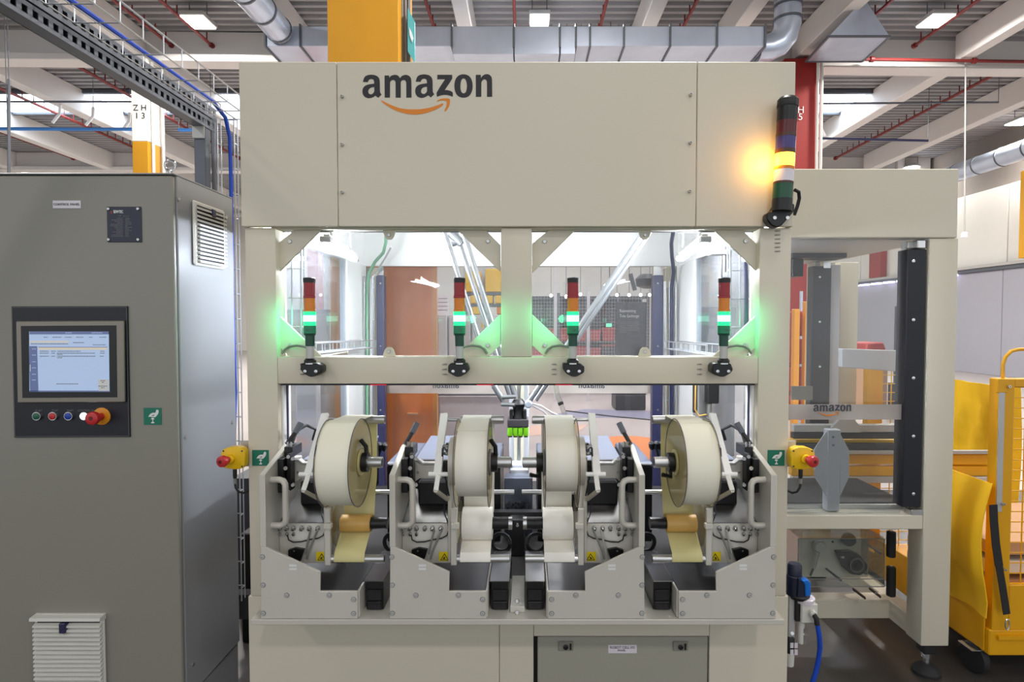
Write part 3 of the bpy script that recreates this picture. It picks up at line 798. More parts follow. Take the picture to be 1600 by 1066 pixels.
# windows
for x0, x1 in ((XI0, XC0), (XC1, XI1)):
    t.part('window_pane', MB().box((x0, MY + .066, ZB1), (x1, MY + .07, ZH0)), 'glass', label='clear window pane')
    t.part('pane_edge', MB().box((x0, MY + .06, ZH0 - .006), (x1, MY + .064, ZH0 - .002)), 'charcoal')
GY = MY + .03
def gus(pts, bolt):
    g = t.part('gusset', MB().pp(pts, GY, .012), 'cream', bevel=.001)
    screw(t, A(*bolt, GY), .0075, 'alu', g, h=.005)
for L_, R_ in ((433.5, 782), (831.5, 1184)):
    gus([(L_, 381), (L_ + 27, 359), (L_ + 68, 359), (L_, 427)], (L_ + 19.5, 377.5))
    gus([(R_ - 68, 359), (R_ - 24, 359), (R_, 383), (R_, 425)], (R_ - 19.5, 377))
    gus([(L_, 491), (L_ + 70, 558), (L_ + 20, 558), (L_, 540)], (L_ + 20, 539.5))
    gus([(R_, 491), (R_, 540), (R_ - 20, 558), (R_ - 70, 558)], (R_ - 20, 539.5))
    c = (L_ + R_) / 2
    for s, py in ((1, 359), (-1, 558)):
        g = t.part('clamp_tab', MB().pp([(c - 10.5, py), (c + 10.5, py), (c + 7, py + s * 11), (c + 3.5, py + s * 15), (c - 3.5, py + s * 15), (c - 7, py + s * 11)], GY, .01), 'cream', bevel=.001)
        screw(t, A(c, py + s * 8.5, GY), .006, 'alu', g, h=.005)
# rear and side glazing with the frosted bands
for x0, x1 in ((X0 + .09, (X0 + X1) / 2 - .004), ((X0 + X1) / 2 + .004, X1 - .09)):
    t.part('rear_pane', MB().box((x0, BY + .04, .46), (x1, BY + .045, 1.815)), 'glassb', label='rear window pane with frosted band')
zb0, zb1 = ZP(616, BY), ZP(593, BY)
bd = t.part('frosted_band', MB().box((X0 + .09, BY + .034, zb0), (X1 - .09, BY + .037, zb1)), 'frost')
for a, b in ((675, 716), (905, 946)):
    t.part('wordmark', logo(WORD, XP(a, 600, BY), XP(b, 600, BY), ZP(600.5, BY), BY + .032, .001, t.loc, True), 'signd', bd)
for x in (X0 + .03, X1 - .035): t.part('side_pane', MB().box((x, MY + .09, .46), (x + .005, BY, 1.815)), 'glasss')
# navy light curtains standing at the rear corners
for a, b in ((588.6, 600.5), (1020, 1036)):
    p = t.part('light_curtain', MB().box((XP(a, 560, BY - .1), BY - .1, .5), (XP(b, 560, BY - .1), BY - .04, ZP(430, BY - .1))), 'navy2', bevel=.004)
    for py in (443, 541, 641): screw(t, A((a + b) / 2, py, BY - .1), .006, parent=p)
    t.part('hinge', MB().box((XP(a + 2, 420, BY - .1), BY - .09, ZP(430, BY - .1)), (XP(b - 2, 420, BY - .1), BY - .05, ZP(416, BY - .1))), 'chrome', p)
# table, front panels, hatch
t.part('table_top', MB().box((XP(391.5, 970, LIPY), LIPY, ZL0), (XP(1226, 970, LIPY), 2.1, ZL1)), 'unitg', bevel=.0015)
t.part('inner_floor', MB().box((X0 + .05, 2.101, ZL0), (X1 - .05, BY, ZL1)), 'beltd')
zlp = ZL0 - .001
def fp(x0, x1, y0, y1, n='front_panel', m='cream'): return t.part(n, MB().box((XP(x0, y0, MY), MY, ZP(y1, MY)), (XP(x1, y0, MY), MY + .02, zlp if y0 == 976 else ZP(y0, MY))), m, bevel=.0015)
fp(388.5, 779.8, 976, 1250); fp(780.6, 833.5, 976, 1250, 'front_post'); fp(834.3, 1108.5, 976, 994.5, 'top_rail'); fp(1109, 1231, 976, 1250)
t.part('hatch_recess', MB().box((XP(834, 1000, MY), MY + .03, .1), (XP(1110, 1000, MY), MY + .035, ZP(994, MY))), 'dark')
hd = t.part('hatch', MB().box((XP(840, 1010, MY), MY + .004, .1), (XP(1106.5, 1010, MY), MY + .022, ZP(996.5, MY))), 'hatch', bevel=.003, label='grey hatch door')
for px in (884, 1063.5):
    t.part('lock_plate', MB().pb(px - 11.5, 1003, px + 11.5, 1018, MY - .002, .006), 'cab', hd, bevel=.0025)
    t.part('lock', MB().lathe([(.0088, 0), (.0088, .004), (.006, .005), (.004, .002)], A(px, 1011.3, MY - .002), (0, -1, 0), 16), 'dark', hd)
    t.part('key_slot', MB().pb(px + 6, 1006.5, px + 9, 1016, MY - .004, .003), 'dark', hd)
p = t.part('hatch_label', MB().pb(950.5, 1008, 995, 1021, MY + .0025, .002), 'wlens', hd, label='small white name label')
t.text('lettering', 'ROBOT CELL I/O', .0115, A(972.5, 1012.3, MY + .0018), 'inkg', p)
t.text('lettering', 'PANEL', .0095, A(971.5, 1016.8, MY + .0018), 'inkg', p)
# tiny print beside the tower lights, as short dark dashes of lettering
for px in (473, 695, 866, 1093):
    for py in (569.5, 577.4, 585.2):
        t.text('lettering', 'LABEL', .0065, A(px, py, MY - .0008), 'inkg')
for k in range(6): t.text('lettering', 'LIGHT', .0068, A(1215, 361 + k * 6.4, MY - .0008), 'inkg')
# inner floor and centre channel between the label units
t.part('centre_channel', MB().box((XP(797, 960, 1.84), 1.85, ZL1), (XP(820, 960, 1.84), 2.08, ZL1 + .02)), 'unitg', bevel=.002)
for py in (940, 958): screw(t, A(808, py, 1.848), .007, 'chrome', ax=(0, -1, .6), h=.01)
t.part('centre_column', MB().box((XP(797, 850, 2.3), 2.3, ZL1), (XP(820, 850, 2.3), 2.36, ZP(812, 2.3))), 'dsteel', bevel=.004)
for py in (820, 875, 884): screw(t, A(808.5, py, 2.3), .008, h=.01)
t.part('inner_rail', MB().box((XP(755, 806, 2.35), 2.36, ZP(811, 2.35)), (XP(862, 806, 2.35), 2.40, ZP(802, 2.35))), 'dsteel')
estop_sign(394, 703.5, 419.8, 728, MY - .0005, 'green hand and button sign on the left post of the machine')
estop_sign(1199.5, 703.5, 1226, 728, MY - .0005, 'green hand and button sign on the right post of the machine')
# lit bars under the interior ceiling
for x, xb, lab in ((-.715, -.80, 'lit white light bar inside the machine behind the left window'), (.64, .715, 'lit white light bar inside the machine behind the right window')):
    t = Thing('light_bar', lab, 'lamp', (x, 2.3, 1.785))
    a = Vector((x, 2.12, 1.788)); b = Vector((xb, 2.75, 1.788))
    t.part('tube', MB().bar(a, b, .036, .016), 'led', bevel=.004)
    t.part('housing', MB().bar(a + Vector((0, 0, .016)), b + Vector((0, 0, .016)), .02, .014), 'alu_s')
    for q in (.15, .85): t.part('hanger', MB().cyl(a + (b - a) * q + Vector((0, 0, .02)), Vector(((a + (b - a) * q).x, (a + (b - a) * q).y, ZIN - .0006)), .005, n=8), 'alu_s')
    d = (b - a).normalized(); sg = 1 if x < 0 else -1
    li = bpy.data.lights.new('light bar fill', 'AREA'); li.shape = 'RECTANGLE'; li.size = .62; li.size_y = .02; li.energy = 16.0; li.color = (.95, .97, 1)  # added inward fill beside the emitting tube, brightens the interior
    o = bpy.data.objects.new('light_bar_fill', li); o.location = (a + b) / 2 + Vector((sg * .026, 0, 0)); C.objects.link(o)
    zz = Vector((-sg, 0, -.35)).normalized(); xx = (d - zz * d.dot(zz)).normalized(); yy = zz.cross(xx)
    o.rotation_euler = Matrix((xx, yy, zz)).transposed().to_euler()
    for q in (a, b): t.part('end_cap', MB().bar(q - d * .02 + Vector((0, 0, .003)), q + d * .02 + Vector((0, 0, .003)), .04, .022), 'alu_s', bevel=.003)

# ------------------------------------------------------------------ tower lights
def tower(px, lab, mir):
    Y = 1.955
    x = XP(px, 510, Y)
    Z = lambda py: ZP(py, Y)
    t = Thing('tower_light', lab, 'signal light', (x, Y, Z(590)), 'small tower lights on the cross beam')
    def L(prof, n, m, **k): return t.part(n, MB().lathe([(r * Y / F, Z(py)) for py, r in prof], (x, Y, 0), (0, 0, 1), 24), m, **k)
    L([(565, 6.2), (540, 6.2)], 'pole', 'alu_s')
    L([(541, 7), (524, 7.2), (524, 8.8), (521, 9.4)], 'lamp_base', 'gdark')
    L([(521, 9.4), (509, 9.4)], 'lens', 'glit2'); L([(509, 9.3), (502.5, 9.3)], 'lens', 'glit3')
    L([(502.5, 9.3), (493, 9.3)], 'lens', 'glit', label='lit green lens'); L([(493, 9.3), (487, 9.3)], 'lens', 'glit3')
    L([(487, 9.0), (484, 9.0), (483.5, 8.4), (466, 8.4)], 'lens', 'olens', label='orange lens')
    L([(466, 9.2), (462, 9.2), (461.5, 8.6), (442, 8.6)], 'lens', 'rlens', label='red lens')
    L([(442, 9.2), (435, 9.2), (434, 7.6)], 'cap', 'black')
    c = Vector((x, Y, 0))
    t.part('collar', MB().lathe([(9.2 * Y / F, Z(567)), (9.2 * Y / F, Z(563)), (6.5 * Y / F, Z(560))], c, (0, 0, 1)), 'black')
    t.part('nut', MB().lathe([(7.6 * Y / F, Z(569)), (7.6 * Y / F, Z(565.5))], c, (0, 0, 1), 8), 'chrome')
    s = mir
    mb = MB().pp([(px - 13 * s - 2, 568), (px + 13 * s - 2, 568), (px + 16 * s + 2 * s, 572), (px + 18 * s, 582), (px + 6 * s, 589), (px - 1 * s, 589), (px - 10 * s, 584), (px - 15 * s, 578)], Y - .008, .05)
    t.part('bracket', mb, 'black', bevel=.003)
    for d in (-7, 10): t.part('bracket_bolt', MB().lathe([(.0055, 0), (.0055, .004), (.003, .0045), (.003, .001)], A(px + d * s, 580.5, Y - .008), (0, -1, 0), 12), 'chrome')
    e = -1 if mir > 0 else 1
    if px in (718, 1131): e = 1
    else: e = -1
    mb = MB().tube([A(px, 546, Y + .015), A(px + e * 8, 542, Y + .04), A(px + e * 20, 540, MY + .012), A(px + e * 32, 541.5, MY + .02), A(px + e * 39, 546, MY + .022), A(px + e * 43, 553, MY + .022)], .004, 8)
    t.part('lamp_cable', mb, 'greyc')
    t.text('lettering', 'STATUS', .006, (x + .006, Y - .021, Z(516)), 'inkg')
    li = bpy.data.lights.new('green lens light', 'SPOT'); li.energy = 1.3; li.color = (.05, 1, .38); li.shadow_soft_size = .015
    li.spot_size = math.radians(120); li.spot_blend = .9
    o = bpy.data.objects.new('green_lens_light', li); o.location = (x + e * .021, Y + .01, Z(498)); C.objects.link(o)
    o.rotation_euler = Vector((e * 1.0, .7, -.25)).to_track_quat('-Z', 'Y').to_euler()
tower(484, 'red, orange and lit green tower light, leftmost on the cross beam', 1)
tower(718, 'red, orange and lit green tower light just left of the centre post', -1)
tower(895, 'red, orange and lit green tower light just right of the centre post', 1)
tower(1131, 'red, orange and lit green tower light, rightmost on the cross beam', -1)
# large tower light at the head's right corner
TY = 1.945
t = Thing('tower_light', 'large five colour tower light with lit amber lens at the right corner', 'signal light', A(1221, 350, TY))
ax0, ax1 = A(1220.5, 345, TY), A(1231.5, 153, TY)
ax = (ax1 - ax0).normalized(); L0 = (ax1 - ax0).length
def hpos(py): return (345 - py) / (345 - 153) * L0
def seg(y0, y1, r, n, m, r2=None, lab=None):
    rr = r * TY / F
    t.part(n, MB().lathe([(rr, hpos(y0)), ((r2 or r) * TY / F, hpos(y1))], ax0, ax, 28), m, label=lab)
seg(330, 311, 14.8, 'base', 'black'); seg(311, 288, 14.6, 'lens', 'glens', lab='dark green lens'); seg(288, 284.5, 14.9, 'ring', 'brown')
seg(284.5, 266, 14.6, 'lens', 'wlens', lab='white lens'); seg(266, 261, 14.9, 'ring', 'olens'); seg(261, 241, 14.6, 'lens', 'ylit', lab='lit amber lens')
seg(241, 234, 14.9, 'ring', 'brown'); seg(234, 215, 14.6, 'lens', 'blens', lab='blue violet lens'); seg(215, 210, 14.9, 'ring', 'brown')
seg(210, 190, 14.6, 'lens', 'rlensd', lab='dark red lens'); seg(190, 168, 14.8, 'blank_module', 'black'); seg(168, 164, 15.6, 'ring', 'rubber'); seg(164, 157, 15.6, 'cap', 'black'); seg(157, 153, 15.6, 'cap', 'black', 12.5)
mb = MB().pp([(1198, 334), (1207, 329), (1214, 318), (1242, 318), (1242, 329), (1222, 352), (1214, 356), (1205, 352), (1198, 343)], TY + .0, .038)
t.part('bracket', mb, 'black', bevel=.004)
for p in ((1210, 340.5), (1230, 340.5)): t.part('bracket_bolt', MB().lathe([(.006, 0), (.006, .004), (.003, .0045)], A(*p, TY), (0, -1, 0), 12), 'chrome')
t.part('lamp_cable', MB().tube([A(1242, 297, TY + .03), A(1248, 300, TY + .04), A(1249, 310, TY + .05), A(1246, 322, TY + .05), A(1241, 336, TY + .05)], .006, 8), 'rubber')
li = bpy.data.lights.new('amber lens light', 'POINT'); li.energy = .8; li.color = (1, .5, .07); li.shadow_soft_size = .02
o = bpy.data.objects.new('amber_lens_light', li); p = A(1205, 250, TY - .01); o.location = p; C.objects.link(o)

# ------------------------------------------------------------------ emergency stop boxes
def estop(cx, s, lab):
    Y = 1.96
    def P(dx, py, y=Y): return A(cx + dx * s, py, y)
    t = Thing('emergency_stop', lab, 'stop button', P(0, 735), 'yellow stop boxes at the machine sides')
    pts = [(-19, 709), (-17, 703), (-8, 699.5), (6, 699), (15, 702), (17.5, 707), (18, 726), (15, 732), (6, 734), (-8, 733), (-16, 730), (-19, 726)]
    t.part('box', MB().pp([(cx + a * s, b) for a, b in pts], Y, .035), 'estop', bevel=.004, seg=2)
    t.part('box_back', MB().pp([(cx + a * s * .98, 716 + (b - 716) * .97) for a, b in pts], Y + .036, .03), 'estop')
    for d in ((-15, 705), (14, 705), (-15, 729), (14, 729)): t.part('screw', MB().cyl(P(*d, Y + .001), P(*d, Y - .0015), .003, n=8), 'dark')
    c = P(-4, 717)
    t.part('collar', MB().lathe([(.016, 0), (.0155, .012), (.013, .014)], c, (0, -1, 0)), 'estop')
    b = t.part('stop_button', MB().lathe([(.011, 0), (.012, .022), (.0185, .026), (.0195, .034), (.0175, .041), (.012, .043), (.005, .043)], c, (-.35 * s, -1, -.05), 24), 'red', label='red mushroom button')
    dv = Vector((-.35 * s, -1, -.05)).normalized()
    t.part('button_mark', MB().lathe([(.006, 0), (.006, .001)], c + dv * .0432, dv, 12), 'rlensd', b)
    t.part('mount_bracket', MB().box((P(-4, 716).x, Y + .067, P(0, 735).z - .004), (X0 - .0006 if s > 0 else X1 + .0006, Y + .073, P(0, 695).z)), 'alu_s', bevel=.002)
    g = P(3, 734, Y + .03)
    t.part('gland', MB().lathe([(.007, 0), (.007, -.022), (.0055, -.03)], g, (0, 0, 1)), 'dark')
    z = g.z - .03; q = 1 if s > 0 else -1
    t.part('cable_end', MB().cyl((g.x, g.y, z), (g.x, g.y, z - .018), .0055), 'greyc')
    t.part('cable_loop', MB().tube([(g.x, g.y, z - .018), (g.x + q * .002, g.y, z - .032), (g.x + q * .011, g.y, z - .046), (g.x + q * .022, g.y + .01, z - .053), ((X0 if s > 0 else X1) - q * .006, g.y + .03, z - .05)], .004, 8), 'rubber')
estop(364, 1, 'yellow box with red stop button in the gap beside the grey cabinet')
estop(1254, -1, 'yellow box with red stop button on the right side of the machine')
# ------------------------------------------------------------------ four label units
KS = 0.935                     # the units stand proud of the frame: measured depths times KS
PY = 1.935 * KS
D = lambda y: y * KS
UX = {1: XP(407, 900, PY), 2: XP(609, 900, PY), 3: XP(1007, 900, PY), 4: XP(1212, 900, PY)}
def unit(k, lab, Rp, Rw, liner, roll, paper):
    m = 1 if k < 3 else -1
    ux = UX[k]
    X = lambda u: ux + m * u * KS
    U = lambda px, py, Y: (XP(px, py, Y * KS) - UX[1]) / KS          # measured on the first unit
    Zp = lambda py, Y: ZP(py, Y * KS)
    QY = 1.935
    zt = ZL1 + .0005
    t = Thing('label_unit', lab, 'label unit', (X(.2), PY + .1, zt), 'label applicator units on the table')
    def bx(n, u0, u1, y0, y1, z0, z1, mt, par=None, bev=.0015, lb=None): return t.part(n, MB().box((X(u0), D(y0), z0), (X(u1), D(y1), z1)), mt, par, bevel=bev, label=lb)
    def pz(n, pts, Y, dep, mt, par=None, bev=.001, lb=None):
        return t.part(n, MB().prism([(X(U(x, y, Y)), Zp(y, Y)) for x, y in pts], 'y', D(Y), D(Y) + dep), mt, par, bevel=bev, label=lb)
    def cy(n, u0, u1, Y, z, r, mt, par=None, nn=20): return t.part(n, MB().cyl((X(u0), D(Y), z), (X(u1), D(Y), z), r * KS, n=nn), mt, par)
    # front plate
    f = pz('front_plate', [(407.4, 967.2), (407.4, 855), (414.8, 855), (500, 894.6), (499.5, 924.6), (558.5, 924.6), (558.5, 967.2)], QY, .01, 'unitg', bev=.0012)
    for p in ((410, 870.5), (411, 914.5), (411.5, 958.5), (448, 930.3), (514.5, 930.3), (552.5, 937), (552.5, 959)):
        t.part('bolt', MB().lathe([(.0068, 0), (.0068, .0025), (.0035, .003), (.003, .001)], (X(U(*p, QY)), PY, Zp(p[1], QY)), (0, -1, 0), 12), 'alu_s', f)
        t.part('bolt_ring', MB().ring((X(U(*p, QY)), PY, Zp(p[1], QY)), (0, -1, 0), .0066, .0082, .0008, 14), 'inkg', f)
    for py in (884, 889.3):
        t.part('label_strip', MB().prism([(X(U(a, py, QY)), Zp(b, QY)) for a, b in ((452, py - 1.6), (463.5, py - 1.6), (463.5, py + 1.6), (452, py + 1.6))], 'y', PY - .0007, PY), 'inkw', f)
    # side plate in the depth plane
    z1, z2 = Zp(742.5, QY), Zp(698, 2.12)
    sp = t.part('side_plate', MB().prism([(PY, Zp(855, QY)), (PY, z1), (D(2.12), z2), (D(2.15), z2 + .002), (D(2.17), z2 - .05), (D(2.26), z2 - .06), (D(2.26), zt), (PY + .011, zt), (PY + .011, Zp(855, QY))], 'x', X(0), X(.0195)), 'unitg', bevel=.0015)
    # handle
    hx = .0685; yh = PY + .045
    a0, a1 = Zp(756, QY), Zp(829, QY)
    t.part('handle', MB().tube([(X(.0195), yh, a0), (X(.048), yh, a0), (X(.06), yh, a0 - .004), (X(.0675), yh - .003, a0 - .013), (X(.069), yh - .004, a0 - .026), (X(.069), yh - .004, a1 + .026), (X(.0675), yh - .003, a1 + .012), (X(.06), yh, a1 + .004), (X(.048), yh, a1), (X(.0195), yh, a1)], .0098, 14), 'unitg')
    # end plate, tray
    bx('end_plate', .318, .326, QY + .011, 2.2, zt, Zp(924.6, QY) - .002, 'unitg')
    bx('tray', .05, .318, QY + .011, 2.24, Zp(924.6, QY) - .012, Zp(924.6, QY) - .002, 'dsteel')
    # control box with sloped lid
    cy0, cyb = 2.04, 2.22
    zc0, zc1 = Zp(880, cy0), Zp(818, cy0); zc2 = Zp(765, cyb)
    cb = t.part('control_box', MB().prism([(D(cy0), zc0), (D(cy0), zc1), (D(cyb), zc2), (D(cyb), zc0)], 'x', X(.0205), X(.183)), 'unitg', bevel=.001)
    t.part('sloped_lid', MB().prism([(D(cy0) - .001, zc1 + .001), (D(cyb), zc2 + .001), (D(cyb), zc2 + .003), (D(cy0) - .001, zc1 + .003)], 'x', X(.021), X(.176)), 'steel', cb)
    for q, px in enumerate((438, 448.5, 459, 472, 484, 497)):
        c = (X(U(px, 825, cy0)), D(cy0), Zp(824.5, cy0))
        t.part('socket', MB().lathe([(.0075, 0), (.0075, .005), (.0055, .006), (.0055, .013), (.003, .013), (.003, .006)], c, (0, -1, -.35), 12), 'chrome', cb)
    for px in (438, 449, 459):
        c = (X(U(px, 834, cy0)), D(cy0), Zp(834, cy0))
        t.part('socket', MB().lathe([(.006, 0), (.006, .005), (.0045, .008), (.002, .008)], c, (0, -1, -.35), 12), 'chrome', cb)
    pz('badge_box', [(450, 860), (461, 856.5), (475, 859), (471, 872), (468, 879.5), (450, 876)], cy0 - .012, .012, 'black', cb)
    t.part('screw', MB().cyl((X(U(462, 858.5, cy0)), D(cy0 - .012), Zp(858.8, cy0)), (X(U(462, 858.5, cy0)), D(cy0 - .015), Zp(858.8, cy0)), .003, n=8), 'chrome', cb)
    w = pz('warning_sticker', [(494, 862.5), (512, 862.5), (512, 877), (494, 877)], cy0 - .0009, .0008, 'warn', cb, 0, 'yellow hot surface warning sticker')
    def wt(pts, d, mt): t.part('warning_mark', MB().prism([(X(U(x, y, cy0)), Zp(y, cy0)) for x, y in pts], 'y', D(cy0) - d, D(cy0) - d + .0003), mt, w)
    wt([(502.8, 864.5), (496, 875.5), (509.5, 875.5)], .0013, 'ink'); wt([(502.8, 866.6), (497.9, 874.4), (507.7, 874.4)], .0017, 'warn')
    wt([(501.5, 871), (503.2, 869.6), (504.2, 871.3), (503, 873), (506, 873.6), (500, 873.6)], .0021, 'ink')
    c1 = [(449, 836), (451, 844), (458, 847.5), (470, 847), (484, 843.5), (497, 841.5), (505, 837), (508.5, 827), (506, 815), (501, 803), (499, 793), (497.5, 780)]
    t.part('sensor_cable', MB().tube([(X(U(x, y, cy0 - .012)), D(cy0 - .012) + (.03 if y < 800 else 0), Zp(y, cy0 - .012)) for x, y in c1], .0022, 6), 'rubber')
    t.part('supply_cable', MB().tube([(X(U(x, y, cy0 - .02)), D(cy0 - .02), Zp(y, cy0 - .02)) for x, y in ((496, 829), (493, 836), (487, 850), (482, 862), (479, 874))], .0036, 8), 'greyc')
    t.part('supply_cable', MB().tube([(X(U(x, y, cy0 - .014)), D(cy0 - .014), Zp(y, cy0 - .014)) for x, y in ((485, 829), (483.5, 835), (480, 850), (477, 866))], .0034, 8), 'alu_s' if k > 2 else 'greyc')
    # guide block, bracket, dark body behind
    gb = bx('guide_block', .022, .042, 2.03, 2.07, Zp(768, 2.05), Zp(716, 2.05), 'black')
    bx('guide_block', .044, .058, 2.05, 2.09, Zp(765, 2.07), Zp(708, 2.07), 'black')
    for px, py in ((444, 732), (444, 753)):
        c = Vector((X(U(px, py, 2.03)), D(2.03), Zp(py, 2.03)))
        t.part('knob', MB().lathe([(.0055, 0), (.0065, .012), (.0065, .016)], c, (m * .75, -1, .25), 12), 'chrome', gb)
    for px, py in ((456, 717), (456, 758), (449, 768), (449, 714)):
        c = Vector((X(U(px, py, 2.04)), D(2.05), Zp(py, 2.04)))
        t.part('bolt', MB().lathe([(.006, 0), (.006, .012)], c, (m * .3, -1, 0), 8), 'chrome', gb)
    Y = 2.1
    pl = [(640, 721), (653, 721), (659, 726.5), (690, 726.5), (690, 748), (656, 748), (648, 753), (640, 753)]
    u2 = lambda px, Y_: (XP(px, 735, Y_ * KS) - UX[2]) / KS
    t.part('arm_bracket', MB().prism([(X(u2(x, Y)), Zp(y, Y)) for x, y in pl], 'y', D(Y), D(Y) + .02), 'unitg', bevel=.0015)
    t.part('arm_bracket', MB().prism([(X(u2(x, Y)), Zp(y, Y)) for x, y in ((640, 718), (655, 718), (661, 723), (690, 723), (690, 725), (660, 725), (653, 720), (640, 720))], 'y', D(Y) - .005, D(Y) + .02), 'alu_s')
    screw(t, (X(u2(653, Y)), D(Y), Zp(738, Y)), .0045)
    bx('motor_body', .06, .19, 2.13, 2.2, Zp(790, 2.13), Zp(752, 2.13), 'black', bev=.006)
    pr = bx('printer_body', .03, .225, 2.24, 2.62, Zp(800, 2.24), Zp(720, 2.24), 'black', bev=.004)
    t.part('printer_cover', MB().prism([(D(2.235), Zp(721.5, 2.24)), (D(2.235), Zp(719, 2.24)), (D(2.62), Zp(681, 2.62)), (D(2.62), Zp(684, 2.62))], 'x', X(.029), X(.226)), 'belt', pr)
    bx('printer_lip', .026, .225, 2.215, 2.236, Zp(728, 2.22), Zp(719, 2.22), 'black')
    # clamp lever on the plate top
    lv = t.part('clamp_lever', MB().tube([(X(.014), D(2.13), z2 + .006), (X(.028), D(2.15), z2 + .03), (X(.046), D(2.17), z2 + .062), (X(.05), D(2.175), z2 + .072)], .0075, 10), 'dark')
    t.part('lever_grip', MB().tube([(X(.034), D(2.158), z2 + .04), (X(.05), D(2.174), z2 + .072)], .0105, 10), 'galvd', lv)
    bx('clamp_base', .0205, .05, 2.09, 2.18, z2 - .03, z2 + .004, 'dark')
    for q in (.03, .042): t.part('bolt', MB().cyl((X(q), D(2.1), z2 + .004), (X(q), D(2.1), z2 + .02), .004, n=8), 'chrome')
    if k in (1, 4):
        t.part('air_hose', MB().tube([(X(.03), D(2.14), z2 + .01), (X(.035), D(2.17), z2 + .045), (X(.06), D(2.2), z2 + .06), (X(.085), D(2.23), z2 + .04), (X(.07), D(2.24), z2)], .006, 8), 'dark')
    # label reel
    ry, rz, RF = D(1.95), Zp(722.5, 1.95), .145 * KS; Rp *= KS; RY0 = 1.95
    ru0, ru1 = .229, .331
    cy('label_roll', ru0, ru1, RY0, rz, Rp / KS, paper, nn=64)
    for nm, u in (('flange', ru1 + .001), ('flange', ru0 - .003)):
        fl_ = t.part(nm, MB().ring((X(u), ry, rz), (m, 0, 0), .02, RF - .002, .002, 64), 'flange', label='clear disc')
        t.part('flange_rim', MB().ring((X(u), ry, rz), (m, 0, 0), RF - .002, RF, .002, 64), 'flangee', fl_)
    cy('core', ru1 + .002, ru1 + .007, RY0, rz, .044, 'liner' if k in (1, 4) else 'cab_side')
    hb = cy('hub', ru1 + .008, ru1 + .028, RY0, rz, .032, 'black')
    t.part('hub_lever', MB().tube([(X(ru1 + .022), ry, rz + .02), (X(ru1 + .02), ry, rz + .05), (X(ru1 + .006), ry - .01, rz + .072)] if k < 3 else [(X(ru1 + .022), ry - .01, rz - .02), (X(ru1 + .02), ry - .012, rz - .042), (X(ru1 + .05), ry - .02, rz - .034)], .007, 8), 'black', hb)
    sp_ = cy('spindle', ru1 + .028, ru1 + .074, RY0, rz, .0185, 'alu')
    cy('spindle_bore', ru1 + .0735, ru1 + .075, RY0, rz, .013, 'dark', sp_)
    bx('mount_plate', .183, .193, 2.02, 2.3, Zp(880, 2.02), rz, 'unitg')
    t.part('mount_disc', MB().cyl((X(.2), ry + .02, rz), (X(.226), ry + .02, rz), .075, n=32), 'unitg')
    # upper roller and the web
    ty, tz, tr = D(2.13), Zp(656, 2.13), .0152 * KS; TY0 = 2.13
    tr_ = cy('upper_roller', .218, .372, TY0, tz, tr / KS, 'alu')
    cy('roller_bore', .3715, .373, TY0, tz, .0115, 'dark', tr_)
    cy('roller_shaft', .15, .218, TY0, tz, .006, 'alu', tr_)
    wu0, wu1 = .226, .328
    def web(pts, mt, lb):
        rows = [[(X(wu0), y, z), (X(wu1), y, z)] for y, z in pts]
        t.part('label_web', MB().sheet(rows, .0006, (0, 0, 1)), mt, label=lb)
    ang = math.radians(100)
    t1 = (ry + Rp * math.cos(ang) * -1 * -1, rz + Rp * math.sin(ang))
    arc = [(ty + (tr + .001) * math.cos(a), tz + (tr + .001) * math.sin(a)) for a in [math.radians(x) for x in (110, 80, 50, 20, 0)]]
    web([(ry - Rp * .17, rz + Rp * .99)] + arc, paper, 'paper web running over the upper roller')
    wy, wz = D(2.07), Zp(819, 2.06); Rw *= KS; WY0 = 2.07
    rows = [(ty + tr + .0012, tz), (ty + tr - .004, Zp(745, 2.13)), (D(2.115), Zp(775, 2.12)), (wy + Rw * .9, wz + Rw * .45), (wy + Rw * .6, wz + Rw * .8)]
    rows = [[(X(wu0 + .003), y, z), (X(wu1 + .01), y, z)] for y, z in rows]
    t.part('liner_web', MB().sheet(rows, .0006, (0, 1, 0)), liner, label='liner hanging behind the reel')
    # dancer arm
    a, b = Vector((X(.157), D(2.12), Zp(649, 2.12))), Vector((X(.16), D(1.9), Zp(767, 1.9)))
    d = (b - a)
    t.part('dancer_arm', MB().bar(a - d * .02, a + d * .82, .024, .012, (0, 1, .8)), 'white', bevel=.001)
    t.part('dancer_arm', MB().bar(a + d * .80 + Vector((m * .002, 0, 0)), b, .014, .010, (0, 1, .8)), 'white')
    t.part('arm_link', MB().bar(b, (X(.19), D(1.97), Zp(781, 1.97)), .012, .01), 'unitg')
    t.part('arm_pin', MB().cyl((X(.15), a.y, a.z), (X(.165), a.y, a.z), .005), 'dark')
    t.part('arm_pivot', MB().cyl((X(.13), (a + d * .8).y, (a + d * .8).z), (X(.2), (a + d * .8).y, (a + d * .8).z), .007), 'white')
    sn = bx('arm_sensor', .176, .196, 2.0, 2.03, Zp(712, 2.0), Zp(694, 2.0), 'galvd', bev=.004)
    for py in (698, 708): t.part('sensor_nut', MB().cyl((X(.172), D(2.0), Zp(py, 2.0)), (X(.19), D(1.99), Zp(py, 2.0)), .007, n=8), 'chrome', sn)
    t.part('sensor_cable', MB().tube([(X(.186), D(2.0), Zp(693, 2)), (X(.17), D(1.99), Zp(700, 2)), (X(.168), D(1.985), Zp(722, 2)), (X(.18), D(1.985), Zp(745, 2)), (X(.19), D(2.0), Zp(775, 2))], .0025, 6), 'rubber')
    # tear bar and rewinder
    cy('guide_rod', .21, .41, 2.15, Zp(769, 2.15), .0088, 'alu', nn=14)
    rw = cy('rewind_roll', .23, .335, WY0, wz, Rw / KS, roll, nn=40)
